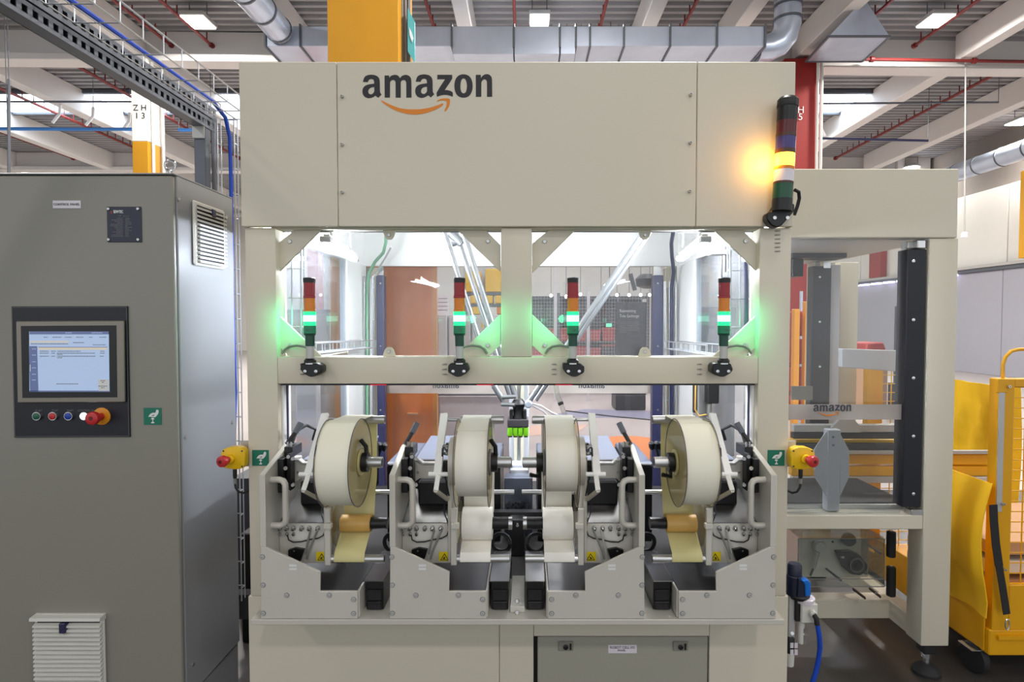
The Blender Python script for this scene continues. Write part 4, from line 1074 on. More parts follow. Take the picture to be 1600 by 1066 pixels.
    t.part('rewind_flange', MB().lathe([(.074, 0), (.074, .003)], (X(.218), wy, wz), (m, 0, 0), 40), 'flange', rw)
    md = cy('mandrel', .335, .392, WY0, wz, .0215, 'black')
    t.part('mandrel_ring', MB().ring((X(.392), wy, wz), (m, 0, 0), .019, .0215, .012), 'chrome', md) if k in (2, 3) else None
    by_, bz = D(2.0), Zp(873, 2.0)
    br = cy('lower_roller', .21, .397, 2.0, bz, .0135, 'alu')
    cy('roller_bore', .3965, .3985, 2.0, bz, .010, 'dark', br)
    rows = [(wy - Rw * .2, wz - Rw * .98), (by_ - .006, bz + .022), (by_ - .0142, bz + .004), (by_ - .013, bz - .006)]
    rows = [[(X(wu0 + .002), y, z), (X(wu1 + .004), y, z)] for y, z in rows]
    t.part('liner_web', MB().sheet(rows, .0006, (0, -1, 0)), liner, label='liner band running down to the lower roller')
    bx('support_bar', .197, .2165, 1.985, 2.0, Zp(883, 1.99), Zp(795, 1.99), 'unitg')
    bx('clamp_block', .2, .226, 1.965, 1.985, Zp(826.5, 1.97), Zp(818.5, 1.97), 'unitg')
    # feed channel with cable chain
    bx('chain_cover', .329, .398, 1.975, 2.24, Zp(910, 1.975), Zp(910, 1.975) + .003, 'steel')
    ch = bx('chain_box', .334, .393, 2.0, 2.24, zt, Zp(910, 1.975) - .004, 'black')
    for py in (930, 948):
        bx('chain_link', .338, .389, 1.992, 2.0, max(zt + .002, Zp(py + 8, 2.0)), Zp(py - 9, 2.0), 'dark', ch, .003)
    for q in (.342, .354, .366, .378): bx('link_pin', q, q + .006, 1.989, 1.992, Zp(946, 2.0), Zp(942, 2.0), 'rubber', ch, 0)
    bx('coil_tray', .33, .395, 2.25, 2.4, zt, Zp(872, 2.25), 'dark')
    cc = Vector((X(.355), D(2.3), Zp(850, 2.3)))
    for rr in (.03, .037): t.part('hose_coil', MB().tube([cc + Vector((m * rr * math.cos(q), .02 * math.sin(q * .5), rr * math.sin(q))) for q in [i * PI / 10 for i in range(21)]], .004, 6), 'rubber')
    return t
unit(1, 'label unit beside the left post with cream reel and amber liner roll', .139, .030, 'liner', 'linero', 'papery')
unit(2, 'label unit left of the gripper with white reel and white liner roll', .110, .056, 'paper', 'paper', 'paper')
unit(3, 'label unit right of the gripper with white reel and white liner roll', .094, .055, 'paper', 'paper', 'paper')
unit(4, 'label unit beside the right post with cream reel and amber liner roll', .137, .031, 'liner', 'linero', 'papery')

# ------------------------------------------------------------------ inside the machine
def belt(lab, x0, x1, y0, y1, z0, z1):
    t = Thing('belt_table', lab, 'conveyor', ((x0 + x1) / 2, (y0 + y1) / 2, ZL1), 'belt tables behind the label units')
    t.part('frame', MB().box((x0, y0 + .01, ZL1 + .0005), (x1, y1, z1 - .02)), 'black')
    t.part('belt', MB().box((x0, y0, z1 - .019), (x1, y1, z1)), 'belt', bevel=.006)
    t.part('front_roller', MB().cyl((x0 + .01, y0, z1 - .012), (x1 - .01, y0, z1 - .012), .009), 'dark')
zc = ZP(735, 2.32)
UXB = {1: XP(407, 900, 1.935), 2: XP(609, 900, 1.935), 3: XP(1007, 900, 1.935), 4: XP(1212, 900, 1.935)}
def bu(k, a, b): m = 1 if k < 3 else -1; return sorted((UXB[k] + m * a, UXB[k] + m * b))
for k, l in ((1, 'belt table with blue grey top behind the first reel'), (2, 'belt table with blue grey top just left of the gripper'), (3, 'belt table with blue grey top just right of the gripper'), (4, 'belt table with blue grey top behind the rightmost reel')):
    a, b = bu(k, .30, .345 if k in (2, 3) else .40); belt(l, a, b, 2.45, 2.85, .7, zc)
t = Thing('sensor_cluster', 'black sensor heads on the belt table behind the first reel', 'sensor', A(595, 706, 2.5))
for k in range(3): t.part('sensor_head', MB().lathe([(.008, 0), (.013, .01), (.012, .03), (.006, .036)], A(588 + k * 6, 704, 2.5), (.2 * (k - 1), -.3, 1), 12), 'dark')
t.part('sensor_foot', MB().tube([A(594, 704, 2.5), A(590, 716, 2.5), A(588, 722, 2.52)], .006), 'dark')
t = Thing('sensor_cluster', 'black sensor heads on the belt table left of the rightmost reel', 'sensor', A(1026, 704, 2.5))
for k in range(3): t.part('sensor_head', MB().lathe([(.008, 0), (.013, .01), (.012, .03), (.006, .036)], A(1019 + k * 6, 702, 2.5), (.2 * (k - 1), -.3, 1), 12), 'dark')
t.part('sensor_foot', MB().tube([A(1026, 702, 2.5), A(1029, 714, 2.5), A(1031, 720, 2.52)], .006), 'dark')
# centre conveyor and lift post
xg = XP(809.5, 700, 2.6)
t = Thing('centre_conveyor', 'narrow centre conveyor block under the white lift post', 'conveyor', (xg, 2.6, ZL1))
t.part('front_plate', MB().box((XP(788, 790, 2.52), 2.52, ZL1 + .0005), (XP(832, 790, 2.52), 2.55, ZP(747, 2.52))), 'belt', bevel=.003)
t.part('top_belt', MB().box((XP(790, 745, 2.52), 2.551, ZP(747, 2.52) - .03), (XP(830, 745, 2.52), 2.6, ZP(747, 2.52))), 'belt')
rng = random.Random(2)
for k in range(16):
    p = A(792 + (k % 8) * 4.6 + rng.uniform(-1, 1), 787 + (k // 8) * 7 + rng.uniform(-2, 2), 2.512)
    t.part('chain_link', MB().box((p.x - .005, 2.508, p.z - .003), (p.x + .004, 2.519, p.z + .004)), 'chrome')
t.part('under_frame', MB().box((XP(790, 850, 2.5), 2.56, ZL1 + .001), (XP(830, 850, 2.5), 2.6, ZP(790, 2.5))), 'black')
t = Thing('lift_post', 'white lift post with two cream belts behind the gripper', 'post', (xg, 2.9, ZP(747, 2.52)))
Y = 2.78
t.part('post_body', MB().box((XP(795.5, 660, Y), Y, ZP(735, Y)), (XP(826.5, 660, Y), Y + .03, ZP(596, Y))), 'postw', bevel=.003)
for a, b in ((803.3, 808.3), (813.3, 818.3)): t.part('drive_belt', MB().pb(a, 600, b, 727, Y - .006, .006), 'papery')
for x in (810.8,): t.part('rail', MB().pb(809.6, 600, 812.4, 727, Y - .008, .008), 'alu')
t.part('foot_block', MB().pb(799, 726, 816, 735, Y - .09, .08), 'postw', bevel=.004)
t.part('foot_plate', MB().pb(796.5, 734, 826, 745, Y - .12, .14), 'belt' if False else 'postw', bevel=.003)
# delta robot with gripper
t = Thing('delta_robot', 'delta robot with chrome arm rods and lime suction gripper', 'robot', (xg, 2.6, ZIN))
GYY = 2.6
t.part('ceiling_flange', MB().cyl((xg, GYY, ZIN - .05), (xg, GYY, ZIN - .0006), .16, n=32), 'cream_in')
for a in (0, 120, 240):
    q = Vector((math.cos(math.radians(a)), math.sin(math.radians(a)), 0))
def rod(p, q, r, n='arm_rod', m='rod'): t.part(n, MB().cyl(p, q, r, n=12), m)
j1, j2 = A(826, 628, GYY), A(1021, 341, GYY + .05)
rod(j1, j2, .013)
rod(j1 + Vector((.03, .05, 0)), j2 + Vector((.03, .05, 0)), .012)
l1, l2 = A(787, 627, GYY), A(686, 338, GYY + .03)
rod(l1, A(772, 603, GYY), .014); rod(A(772, 603, GYY), l2, .012)
rod(A(806, 622, GYY + .06), A(718, 345, GYY + .12), .013); rod(A(798, 622, GYY + .1), A(706, 345, GYY + .16), .012)
rod(A(706, 382, GYY + .14), A(731, 374, GYY + .14), .012, 'arm_yoke'); rod(A(704, 364, GYY + .14), A(722, 381, GYY + .14), .02, 'arm_yoke')
for a, b in (((784, 621), (806, 620)), ((783, 632), (806, 633))): rod(A(*a, GYY - .02), A(*b, GYY - .02), .009, 'wrist_bar')
t.part('wrist_joint', MB().lathe([(.015, 0), (.017, .01), (.017, .02), (.012, .024)], A(825.5, 631, GYY - .02), (0, -1, 0)), 'galv')
t.part('wrist_body', MB().lathe([(.03, -.06), (.022, -.03), (.024, 0), (.034, .02), (.02, .04)], A(810, 638, GYY), (0, 0, 1)), 'dark')
for s in (-1, 1): t.part('finger_mount', MB().box((xg + s * .03 - .008, GYY - .02, ZP(656, GYY)), (xg + s * .03 + .008, GYY + .02, ZP(640, GYY))), 'dark', bevel=.003)
t.part('gripper_plate', MB().pb(792.5, 656, 826, 668, GYY - .03, .09), 'charcoal', bevel=.003)
for k in range(4):
    c = A(797 + k * 8.2, 681, GYY - .02)
    t.part('suction_cup', MB().lathe([(.0105, .0), (.0118, .008), (.0118, .024), (.011, .036)], c, (0, 0, 1)), 'lime', label='lime green suction cup')
    t.part('cup_foot', MB().cyl(c - Vector((0, 0, .006)), c, .009), 'dark')
t.part('vacuum_hose', MB().tube([A(828, 630, GYY), A(845, 634, GYY), A(862, 645, GYY), A(878, 652, GYY + .05)], .004), 'cabg')
t.part('vacuum_hose', MB().tube([A(832, 634, GYY), A(848, 642, GYY), A(856, 650, GYY)], .004), 'cabg')
solo('slack_wire', MB().tube([A(884, 642, 2.8), A(950, 650, 2.75), A(1016, 656, 2.72)], .003), 'rubber', 'thin dark wire sagging behind the right-hand reels', 'wire')
t = Thing('tube_sensor', 'clear hanging tube with dark clip behind the third reel', 'tube', A(880, 648, 2.9))
t.part('tube', MB().tube([A(868, 596, 2.9), A(871, 618, 2.9), A(877, 632, 2.9), A(883, 650, 2.9)], .012, 12), 'acryl')
t.part('clip', MB().bar(A(872, 632, 2.88), A(880, 629, 2.88), .02, .014), 'dark')
# tall motor column behind the right lower window
t = Thing('lift_motor', 'grey motor column with black housing behind the right lower window', 'motor', A(1100, 700, 2.6))
t.part('column', MB().box((XP(1091, 620, 2.6), 2.6, ZL1 + .001), (XP(1112, 620, 2.6), 2.68, ZP(560, 2.6))), 'cab_side', bevel=.004)
t.part('housing', MB().pb(1106, 596, 1124, 631, 2.55, .06), 'dark', bevel=.004)
t.part('rod', MB().cyl(A(1108, 631, 2.58), A(1107, 668, 2.58), .012), 'alu')
t.part('disc', MB().cyl(A(1112, 668, 2.56), A(1112, 668, 2.58), .035, n=24), 'cab')
t.part('cable', MB().tube([A(1087, 600, 2.56), A(1086, 640, 2.56), A(1092, 650, 2.56), A(1104, 648, 2.56)], .004), 'linero')
t.part('cable_guide', MB().pb(1084, 600, 1089.5, 645, 2.57, .02), 'dark')
# wire trays and cables in the window corners
basket('wire_tray', 'upright wire tray with green cable behind the left window', A(578, 700, 3.30), A(577.6, 432, 3.30), (1, 0, 0), (0, -1, 0), .045, .03, .09, .003)
solo('green_cable', MB().tube([A(573.9, 700, 3.284), A(573.9, 560, 3.284), A(573.9, 450, 3.284), A(576, 428, 3.25), A(586, 409, 3.2), A(599, 395, 3.1), A(603, 378, 3.05), A(603, 366, 3.0)], .0085, 8), 'greenc', 'green cable bundle bending up to the ceiling behind the left window', 'cable')
solo('grey_cable', MB().tube([A(579.6, 700, 3.286), A(579.6, 436, 3.286), A(586, 428, 3.29), A(601, 405, 3.22), A(611, 386, 3.12)], .005, 8), 'cabg', 'pale cable running up beside the green bundle', 'cable')
basket('wire_tray', 'upright wire tray with dark cables behind the right window', A(1046, 700, 3.30), A(1046, 440, 3.30), (1, 0, 0), (0, -1, 0), .058, .03, .09, .003)
solo('dark_cable', MB().tube([A(1049.5, 700, 3.284), A(1049.5, 450, 3.284), A(1053, 425, 3.25), A(1050, 400, 3.15), A(1049, 380, 3.05), A(1052, 362, 2.95)], .0105, 8), 'navy2', 'dark blue cable bundle rising behind the right window', 'cable')
basket('wire_tray', 'upright wire tray inside the left side glass by the first tower light', A(456, 556, 2.14), A(456, 387, 2.14), (1, 0, 0), (0, -1, 0), .09, .03, .105, .003)
basket('wire_tray', 'upright wire tray inside the right side glass by the last tower light', A(1156, 556, 2.18), A(1156, 387, 2.18), (1, 0, 0), (0, -1, 0), .09, .03, .105, .003)
solo('dark_cable', MB().tube([A(1166, 556, 2.162), A(1166, 440, 2.162), A(1165, 410, 2.162)], .008, 8), 'navy2', 'dark cable in the wire tray behind the rightmost tower light', 'cable')
basket('wire_tray', 'flat wire tray along the left side beam behind the window', A(478, 553, 2.3), A(575, 543, 3.2), (1, 0, 0), (0, 0, 1), .08, .04, .1, .003)
basket('wire_tray', 'flat wire tray along the right side beam behind the window', A(1120, 555, 2.4), A(1050, 545, 3.2), (-1, 0, 0), (0, 0, 1), .08, .04, .1, .003)
t = Thing('hanging_sensor', 'grey sensor arm hanging above the rightmost tower light', 'sensor', A(1134, 400, 2.35))
t.part('arm', MB().pb(1132.5, 385, 1139, 425, 2.35, .02), 'charcoal')
t.part('rod', MB().cyl(A(1127.5, 440, 2.35), A(1128, 400, 2.35), .003), 'dark')
t.part('mount', MB().pb(1110, 390, 1145, 397, 2.33, .06), 'cabg', bevel=.006)
# ------------------------------------------------------------------ cream frame on the right
RY = 2.42
rx0, rx1 = X1 + .012, XP(1490, 700, RY)
rp0 = XP(1446, 700, RY)
zr1, zr0 = ZP(264.5, RY), ZP(372, RY)
t = Thing('outfeed_doorway', 'cream frame with dark glass doorway at the right of the machine', 'frame', (rx1 - .05, RY, 0))
rf = t
t.part('head_panel', MB().box((rx0, RY - .008, zr0), (XP(1495, 318, RY), RY + .012, zr1)), 'cream', bevel=.003)
t.part('head_box', MB().box((rx0 + .02, RY + .0125, zr0 + .012), (XP(1495, 318, RY) - .004, 3.5, zr1 - .002)), 'cream')
t.part('interior_ceiling', MB().box((rx0 + .02, RY + .02, zr0), (XP(1495, 318, RY) - .02, 3.5, zr0 + .01)), 'cream_in')
zl = ZP(1010, RY)
t.part('post', MB().box((rp0, RY, zl), (rx1, RY + .1, zr0 - .001)), 'cream', bevel=.004, seg=2)
t.part('post', MB().box((rp0, 3.38, zl), (rx1, 3.48, zr0 - .001)), 'cream', bevel=.004, seg=2)
t.part('post', MB().box((XP(1312, 520, 3.4), 3.4, .8), (XP(1340, 520, 3.4), 3.48, zr0 - .001)), 'cream', bevel=.004, seg=2)
t.part('cross_beam', MB().box((rx0, RY + .004, ZP(828, RY)), (rp0, RY + .09, ZP(806, RY))), 'cream', bevel=.003)
t.part('lower_beam', MB().box((rx0, 2.66, ZP(967, 2.66)), (rp0 + .02, 2.74, ZP(938, 2.66))), 'cream', bevel=.003)
t.part('lower_beam', MB().box((rp0 + .015, 2.52, ZP(967, 2.66)), (rp0 + .085, 3.38, ZP(938, 2.66))), 'cream', bevel=.003)
def foot(x, y):
    f = t.part('foot_stub', MB().box((x - .028, y - .028, zl - .05), (x + .028, y + .028, zl)), 'dark', bevel=.003)
    t.part('foot_nut', MB().lathe([(.02, zl - .075), (.02, zl - .052)], (x, y, 0), (0, 0, 1), 6), 'chrome', f)
    t.part('foot_stem', MB().cyl((x, y, .03), (x, y, zl - .07), .011), 'chrome', f)
    t.part('foot_pad', MB().lathe([(.055, .001), (.055, .012), (.04, .03), (.02, .042)], (x, y, 0), (0, 0, 1), 28), 'rubber', f)
foot((rp0 + rx1) / 2, RY + .05); foot((rp0 + rx1) / 2, 3.43)
g = t.part('door_glass', MB().box((rx0, RY + .03, ZP(806, RY)), (XP(1418, 600, RY), RY + .034, zr0)), 'glass', label='glass door pane')
b = t.part('frosted_band', MB().box((rx0, RY + .026, ZP(657.5, RY)), (XP(1418, 600, RY), RY + .029, ZP(633.5, RY))), 'frost', g)
for lp, m, n in ((WORD, 'signd', 'wordmark'), (SMILE, 'smile', 'arrow_mark')):
    t.part(n, logo(lp, XP(1275.5, 641, RY), XP(1335, 641, RY), ZP(633.8, RY), RY + .024, .001, t.loc), m, b)
c = t.part('light_curtain', MB().box((XP(1416, 590, RY), RY + .008, ZP(794, RY)), (XP(1445.5, 590, RY), RY + .075, ZP(389, RY))), 'navy', bevel=.003, label='upright dark navy light curtain')
for py in (408, 500, 591, 682, 772): t.part('screw', MB().lathe([(.007, 0), (.007, .002), (.003, .003)], A(1427, py, RY + .008), (0, -1, 0), 12), 'chrome', c)
t.part('hinge', MB().pb(1434, 375, 1447, 388, RY + .004, .05), 'chrome', c, bevel=.003)
t.part('hinge', MB().pb(1419, 377, 1432, 388, RY + .03, .05), 'alu_s', c, bevel=.003)
t.part('hinge', MB().pb(1424, 797, 1447, 806, RY + .004, .05), 'chrome', c, bevel=.003)
c = t.part('rear_light_curtain', MB().box((XP(1267, 580, 3.3), 3.3, .75), (XP(1297, 580, 3.3), 3.36, ZP(416, 3.3))), 'charcoal', bevel=.004, label='upright charcoal light curtain behind the glass')
for py in (433, 503, 573): t.part('screw', MB().cyl(A(1281, py, 3.3), A(1281, py, 3.296), .006, n=10), 'chrome', c)
t.part('hinge', MB().pb(1287, 408, 1298, 419, 3.29, .04), 'chrome', c)
t.part('side_strip', MB().box((XP(1297.5, 500, 3.32), 3.32, .8), (XP(1312, 500, 3.32), 3.4, ZP(414, 3.32))), 'cabg')
t.part('motor_box', MB().pb(1238, 386, 1324, 403, 2.95, .12), 'charcoal', bevel=.004)
t.part('motor_box', MB().pb(1238, 404, 1256, 432, 2.95, .1), 'dark', bevel=.004)
t.part('cross_rail', MB().prism([(XP(1316, 545, 2.9), ZP(545, 2.9)), (XP(1440, 549, 2.9), ZP(549, 2.9)), (XP(1440, 584, 2.9), ZP(584, 2.9)), (XP(1316, 574, 2.9), ZP(574, 2.9))], 'y', 2.9, 2.94), 'cabg', bevel=.003)
t.part('cover_plate', MB().pb(1238, 604, 1270, 625, 3.25, .02), 'cab')
# conveyor rails crossing behind the doorway to the roll cage
t = Thing('outfeed_conveyor', 'grey and yellow conveyor rails crossing behind the doorway', 'conveyor', A(1330, 760, 3.0))
ye, xe0, xe1 = 3.0, XP(1240, 700, 3.0), XP(1556, 700, 3.0)
def rl(y0, y1, m, n, Y=ye, a=xe0, b=xe1, d=.04): t.part(n, MB().box((a, Y, ZP(y1, Y)), (b, Y + d, ZP(y0, Y))), m, bevel=.002)
rl(664, 675.5, 'alu_s', 'rail', b=rp0 + .3); rl(677, 686, 'beltd', 'side_board', b=rp0 + .25); rl(688, 692, 'estop', 'rail', b=rp0 + .3, Y=3.03); rl(694, 703, 'beltd', 'side_board', b=rp0 + .25)
rl(704, 710, 'alu_s', 'rail'); rl(711, 726, 'yellow', 'yellow_board', Y=3.02); rl(729, 744, 'yellow', 'yellow_board', Y=3.02); rl(746, 755, 'alu_s', 'rail')
p = t.part('bracket_post', MB().pb(1293, 672, 1313, 799, 2.465, .04), 'cabg', bevel=.002)
t.part('bracket_wing', MB().pp([(1293, 672), (1273, 702), (1273, 745), (1293, 778)], 2.47, .006), 'cabg', p)
t.part('bracket_wing', MB().pp([(1313, 678), (1327, 704), (1327, 745), (1313, 775)], 2.47, .006), 'cabg', p)
for py in (683, 696): t.part('screw', MB().cyl(A(1302, py, 2.466), A(1302, py, 2.462), .005, n=8), 'galvd', p)
t.part('rail_bracket', MB().pp([(1312, 656), (1335, 656), (1346, 668), (1346, 676), (1300, 676), (1300, 668)], 2.97, .02), 'alu_s')
zb_ = .715
t.part('belt', MB().box((X1 + .03, 2.53, zb_ - .03), (XP(1420, 780, 2.53), 2.93, zb_)), 'beltd', bevel=.004)
t.part('belt_frame', MB().box((X1 + .03, 2.512, zb_ - .055), (rp0 - .004, 2.528, zb_ - .005)), 'alu')
# clear drive box under the doorway
t = Thing('drive_box', 'clear plastic drive housing under the doorway beam', 'housing', A(1318, 918, 2.6))
bp = t.part('base_plate', MB().pb(1248, 842, 1357, 902, 2.74, .015), 'ventw', bevel=.002)
t.part('acrylic_cover', MB().pb(1250, 842, 1382, 917, 2.56, .004), 'acryl')
t.part('acrylic_cover', MB().box((XP(1250, 880, 2.56), 2.565, ZP(842, 2.56)), (XP(1382, 880, 2.56), 2.735, ZP(842, 2.56) + .004)), 'acryl')
t.part('acrylic_cover', MB().box((XP(1382, 880, 2.56) - .004, 2.565, ZP(917, 2.56)), (XP(1382, 880, 2.56), 2.735, ZP(843, 2.56))), 'acryl')
for a, b in (((1250, 842), (1382, 842)), ((1250, 917), (1382, 917)), ((1382, 842), (1382, 917)), ((1250, 905), (1382, 905))): t.part('cover_edge', MB().bar(A(*a, 2.558), A(*b, 2.558), .003, .003), 'greyc')
t.part('bearing_flange', MB().pp([(1309, 864), (1332, 863), (1344, 868), (1357, 884), (1355, 895), (1344, 900), (1330, 898), (1321, 890)], 2.70, .04), 'charcoal', bevel=.004)
t.part('bearing_ring', MB().ring(A(1338, 883, 2.70), (0, -1, 0), .028, .034, .008), 'greyc')
t.part('bearing_core', MB().lathe([(.028, 0), (.026, .004), (.012, .004), (.01, .012)], A(1338, 883, 2.70), (0, -1, 0)), 'dark')
for p in ((1316, 870), (1352, 895)): screw(t, A(*p, 2.7), .009, h=.008)
t.part('pulley', MB().cyl(A(1326, 843, 2.73), A(1326, 843, 2.70), .031, n=28), 'charcoal')
t.part('knob', MB().lathe([(.028, 0), (.028, .02), (.024, .026)], A(1278, 853, 2.73), (0, -1, 0)), 'cabg')
t.part('lever', MB().cyl(A(1277, 863, 2.7), A(1271, 888, 2.7), .012, .009), 'alu'); t.part('lever_tip', MB().cyl(A(1271, 888, 2.7), A(1266, 900, 2.7), .005), 'galvd')
for a, b in (((1291, 889), (1314, 907)), ((1354, 850), (1376, 865))): t.part('tie_rod', MB().cyl(A(*a, 2.74), A(*b, 2.58), .005), 'galvd')
t.part('cable_hole', MB().cyl(A(1301, 847, 2.739), A(1301, 847, 2.737), .005), 'dark')
for k, (a, b) in enumerate(((831, 870), (886, 931))):
    t = Thing('rubber_roller', ('upper', 'lower')[k] + ' black upright roller beside the clear drive housing', 'roller', A(1392, b, 2.6))
    t.part('sleeve', MB().cyl(A(1392, b, 2.6), A(1392.5, a, 2.6), .019, n=20), 'rubber', bevel=.002)
    t.part('pin', MB().cyl(A(1392, b + 2, 2.6), A(1392.5, a - 2, 2.6), .006), 'chrome')
t = Thing('belt_guide', 'black slotted guide strips under the clear drive housing', 'guide', A(1350, 930, 2.65))
for a, b in (((1332, 920), (1352, 935)), ((1358, 919), (1376, 933))): t.part('strip', MB().bar(A(*a, 2.62), A(*b, 2.6), .02, .006), 'black')
screw(t, A(1368, 926, 2.6), .006)

# air preparation unit on the machine's side
AY = 2.08
t = Thing('air_regulator', 'air regulator with bright blue valve knob and white filter bowl', 'regulator', A(1256, 1046, AY))
t.part('mount_plate', MB().pb(1232.5, 918, 1242.5, 1000, AY + .02, .012), 'alu_s', bevel=.002)
for py in (928, 990): t.part('screw', MB().cyl(A(1238, py, AY + .02), A(1238, py, AY + .015), .006, n=10), 'chrome')
P = lambda px, py: A(px, py, AY)
def al(prof, m, n, px, par=None): return t.part(n, MB().lathe([(r * AY / F, ZP(py, AY)) for py, r in prof], (P(px, 930).x, AY + .03, 0), (0, 0, 1), 24), m, par)
al([(935, 12), (905, 12), (904, 11), (889, 11), (886, 9)], 'navyp', 'regulator_knob', 1247)
al([(940, 15), (935, 17), (932, 15)], 'dark', 'lock_ring', 1254)
t.part('valve_knob', MB().pp([(1253, 908), (1261, 906), (1266, 909), (1267.5, 914), (1267.5, 932), (1259, 933), (1258, 914)], AY - .012, .03), 'bknob', bevel=.003)
t.part('valve_shade', MB().pp([(1248, 905), (1253, 908), (1258, 914), (1259, 934), (1246, 934)], AY - .006, .03), 'navyp', bevel=.002)
al([(945, 16), (939, 17), (937, 14)], 'wlens', 'collar', 1262)
t.part('valve_body', MB().pb(1252, 944, 1278, 975, AY, .055), 'ventw', bevel=.004)
t.part('valve_body', MB().pb(1243, 930, 1252, 972, AY + .01, .05), 'dark', bevel=.003)
t.part('elbow', MB().lathe([(.0125, 0), (.0125, .012), (.009, .016)], P(1268, 957), (.1, -1, -.1), 16), 'ventw')
t.part('elbow', MB().tube([P(1269, 958) + Vector((0, -.012, 0)), P(1271.5, 961) + Vector((0, -.02, -.004)), P(1272.5, 972) + Vector((0, -.02, 0))], .009, 12), 'rubber')
al([(1013, 4), (1011, 5.5), (977, 5.5), (975, 4.5)], 'ventw', 'drain_bowl', 1258.5)
for a, b in ((983, 990), (993, 1008)): t.part('bowl_window', MB().pb(1256, a, 1261.5, b, AY + .0165, .002), 'greyc')
al([(1047, 6.5), (1027, 7.5), (1026, 7.5)], 'ventw', 'filter_bowl', 1241)
al([(1026, 7.3), (1003, 7.3), (1000, 6)], 'dark', 'filter_cage', 1241)
for a, b in ((1005, 1013), (1015.5, 1024)):
    for c in (1235, 1241.5): t.part('bowl_window', MB().pb(c, a, c + 5, b, AY + .012, .002), 'wlens')
t.part('blue_hose', MB().tube([P(1272.5, 970) + Vector((0, -.02, 0)), P(1276, 990) + Vector((0, -.02, 0)), P(1279, 1010) + Vector((0, -.01, 0)), P(1279, 1030), P(1275, 1050), P(1269, 1068), A(1262, 1085, 2.1), A(1258, 1120, 2.15)], .0085, 10), 'blue')

# ------------------------------------------------------------------ yellow roll cage
KX, KY = 1.93, 2.4
t = Thing('roll_cage', 'yellow wheeled roll cage with canvas flaps at the right edge', 'cart', (KX + .4, KY + .35, 0))
zb1_, zb0_ = ZP(985, KY), ZP(1025, KY)
t.part('base', MB().box((KX - .01, KY, zb0_), (KX + .8, KY + .95, zb1_)), 'yellow', bevel=.004)
t.part('base_skirt', MB().box((KX - .018, KY + .02, zb0_ + .01), (KX - .011, KY + .8, ZP(950, KY))), 'yellow', bevel=.002)
t.part('base_lip', MB().box((KX + .02, KY - .012, ZP(998, KY)), (KX + .8, KY - .001, ZP(992, KY))), 'yellow')
z_t = ZP(592, KY)
t.part('corner_post', MB().box((KX, KY, zb1_), (KX + .068, KY + .05, z_t)), 'yellow', bevel=.003)
t.part('corner_post', MB().box((KX - .004, KY + .34, zb1_), (KX + .03, KY + .37, ZP(573, KY + .34))), 'yellow', bevel=.003)
t.part('corner_post', MB().box((KX - .01, KY + .9, zb1_), (KX + .075, KY + .95, z_t)), 'yellow', bevel=.003)
mb = MB()
for k in range(6): mb.box((KX + .075 + k * .06 - .002, KY + .92, zb1_), (KX + .075 + k * .06 + .002, KY + .925, z_t - .02))
for k in range(20): z = zb1_ + .03 + k * (z_t - zb1_ - .05) / 20; mb.box((KX + .075, KY + .926, z - .002), (KX + .40, KY + .93, z + .002))
t.part('rear_mesh', mb, 'estop', kind='stuff')
for z in (z_t, ZP(690, KY + .92)): t.part('rear_rail', MB().box((KX + .075, KY + .9, z - .035), (KX + .40, KY + .915, z)), 'estop')
t.part('post_plate', MB().pb(1559.5, 613, 1568, 800, KY - .004, .01), 'alu_s')
t.part('top_bracket', MB().pb(1559, 592, 1575, 614, KY - .005, .012), 'yellow', bevel=.002)
for p in ((1575, 604), (1566, 787), (1568, 889)): screw(t, A(*p, KY - .004), .007, h=.012)
t.part('push_bow', MB().tube([A(1567, 594, KY + .02), A(1567, 570, KY + .02), A(1571, 558, KY + .02), A(1580, 549, KY + .02), A(1592, 546, KY + .02), A(1640, 546, KY + .02), A(1720, 546, KY + .02)], .007, 10), 'yellow')
mb = MB()
for k in range(12):
    x = KX + .068 + k * .062; mb.box((x - .0018, KY + .02, ZP(915, KY)), (x + .0018, KY + .024, ZP(606, KY)))
for k in range(20):
    z = ZP(915, KY) + k * (ZP(606, KY) - ZP(915, KY)) / 19; mb.box((KX + .068, KY + .018, z - .0018), (KX + .78, KY + .0215, z + .0018))
t.part('front_mesh', mb, 'yellow', kind='stuff')
t.part('top_rail', MB().box((KX + .068, KY + .002, z_t - .035), (KX + .8, KY + .04, z_t)), 'yellow', bevel=.003)
t.part('low_rail', MB().box((KX + .068, KY + .002, ZP(985, KY)), (KX + .8, KY + .03, ZP(915, KY))), 'yellow', bevel=.003)
def wheel(x, y):
    w_ = t.part('wheel', MB().lathe([(.02, -.016), (.058, -.016), (.062, -.01), (.062, .01), (.058, .016), (.02, .016)], (x, y, .0625), (1, .25, 0), 28), 'rubber')
    t.part('fork', MB().cyl((x, y, .06), (x, y, zb0_), .012), 'chrome', w_)
    t.part('fork_plate', MB().box((x - .04, y - .04, zb0_ - .004), (x + .04, y + .04, zb0_)), 'chrome', w_)
wheel(KX - .03 + .02, KY + .08); wheel(KX + .7, KY + .08); wheel(KX + .02, KY + .86)
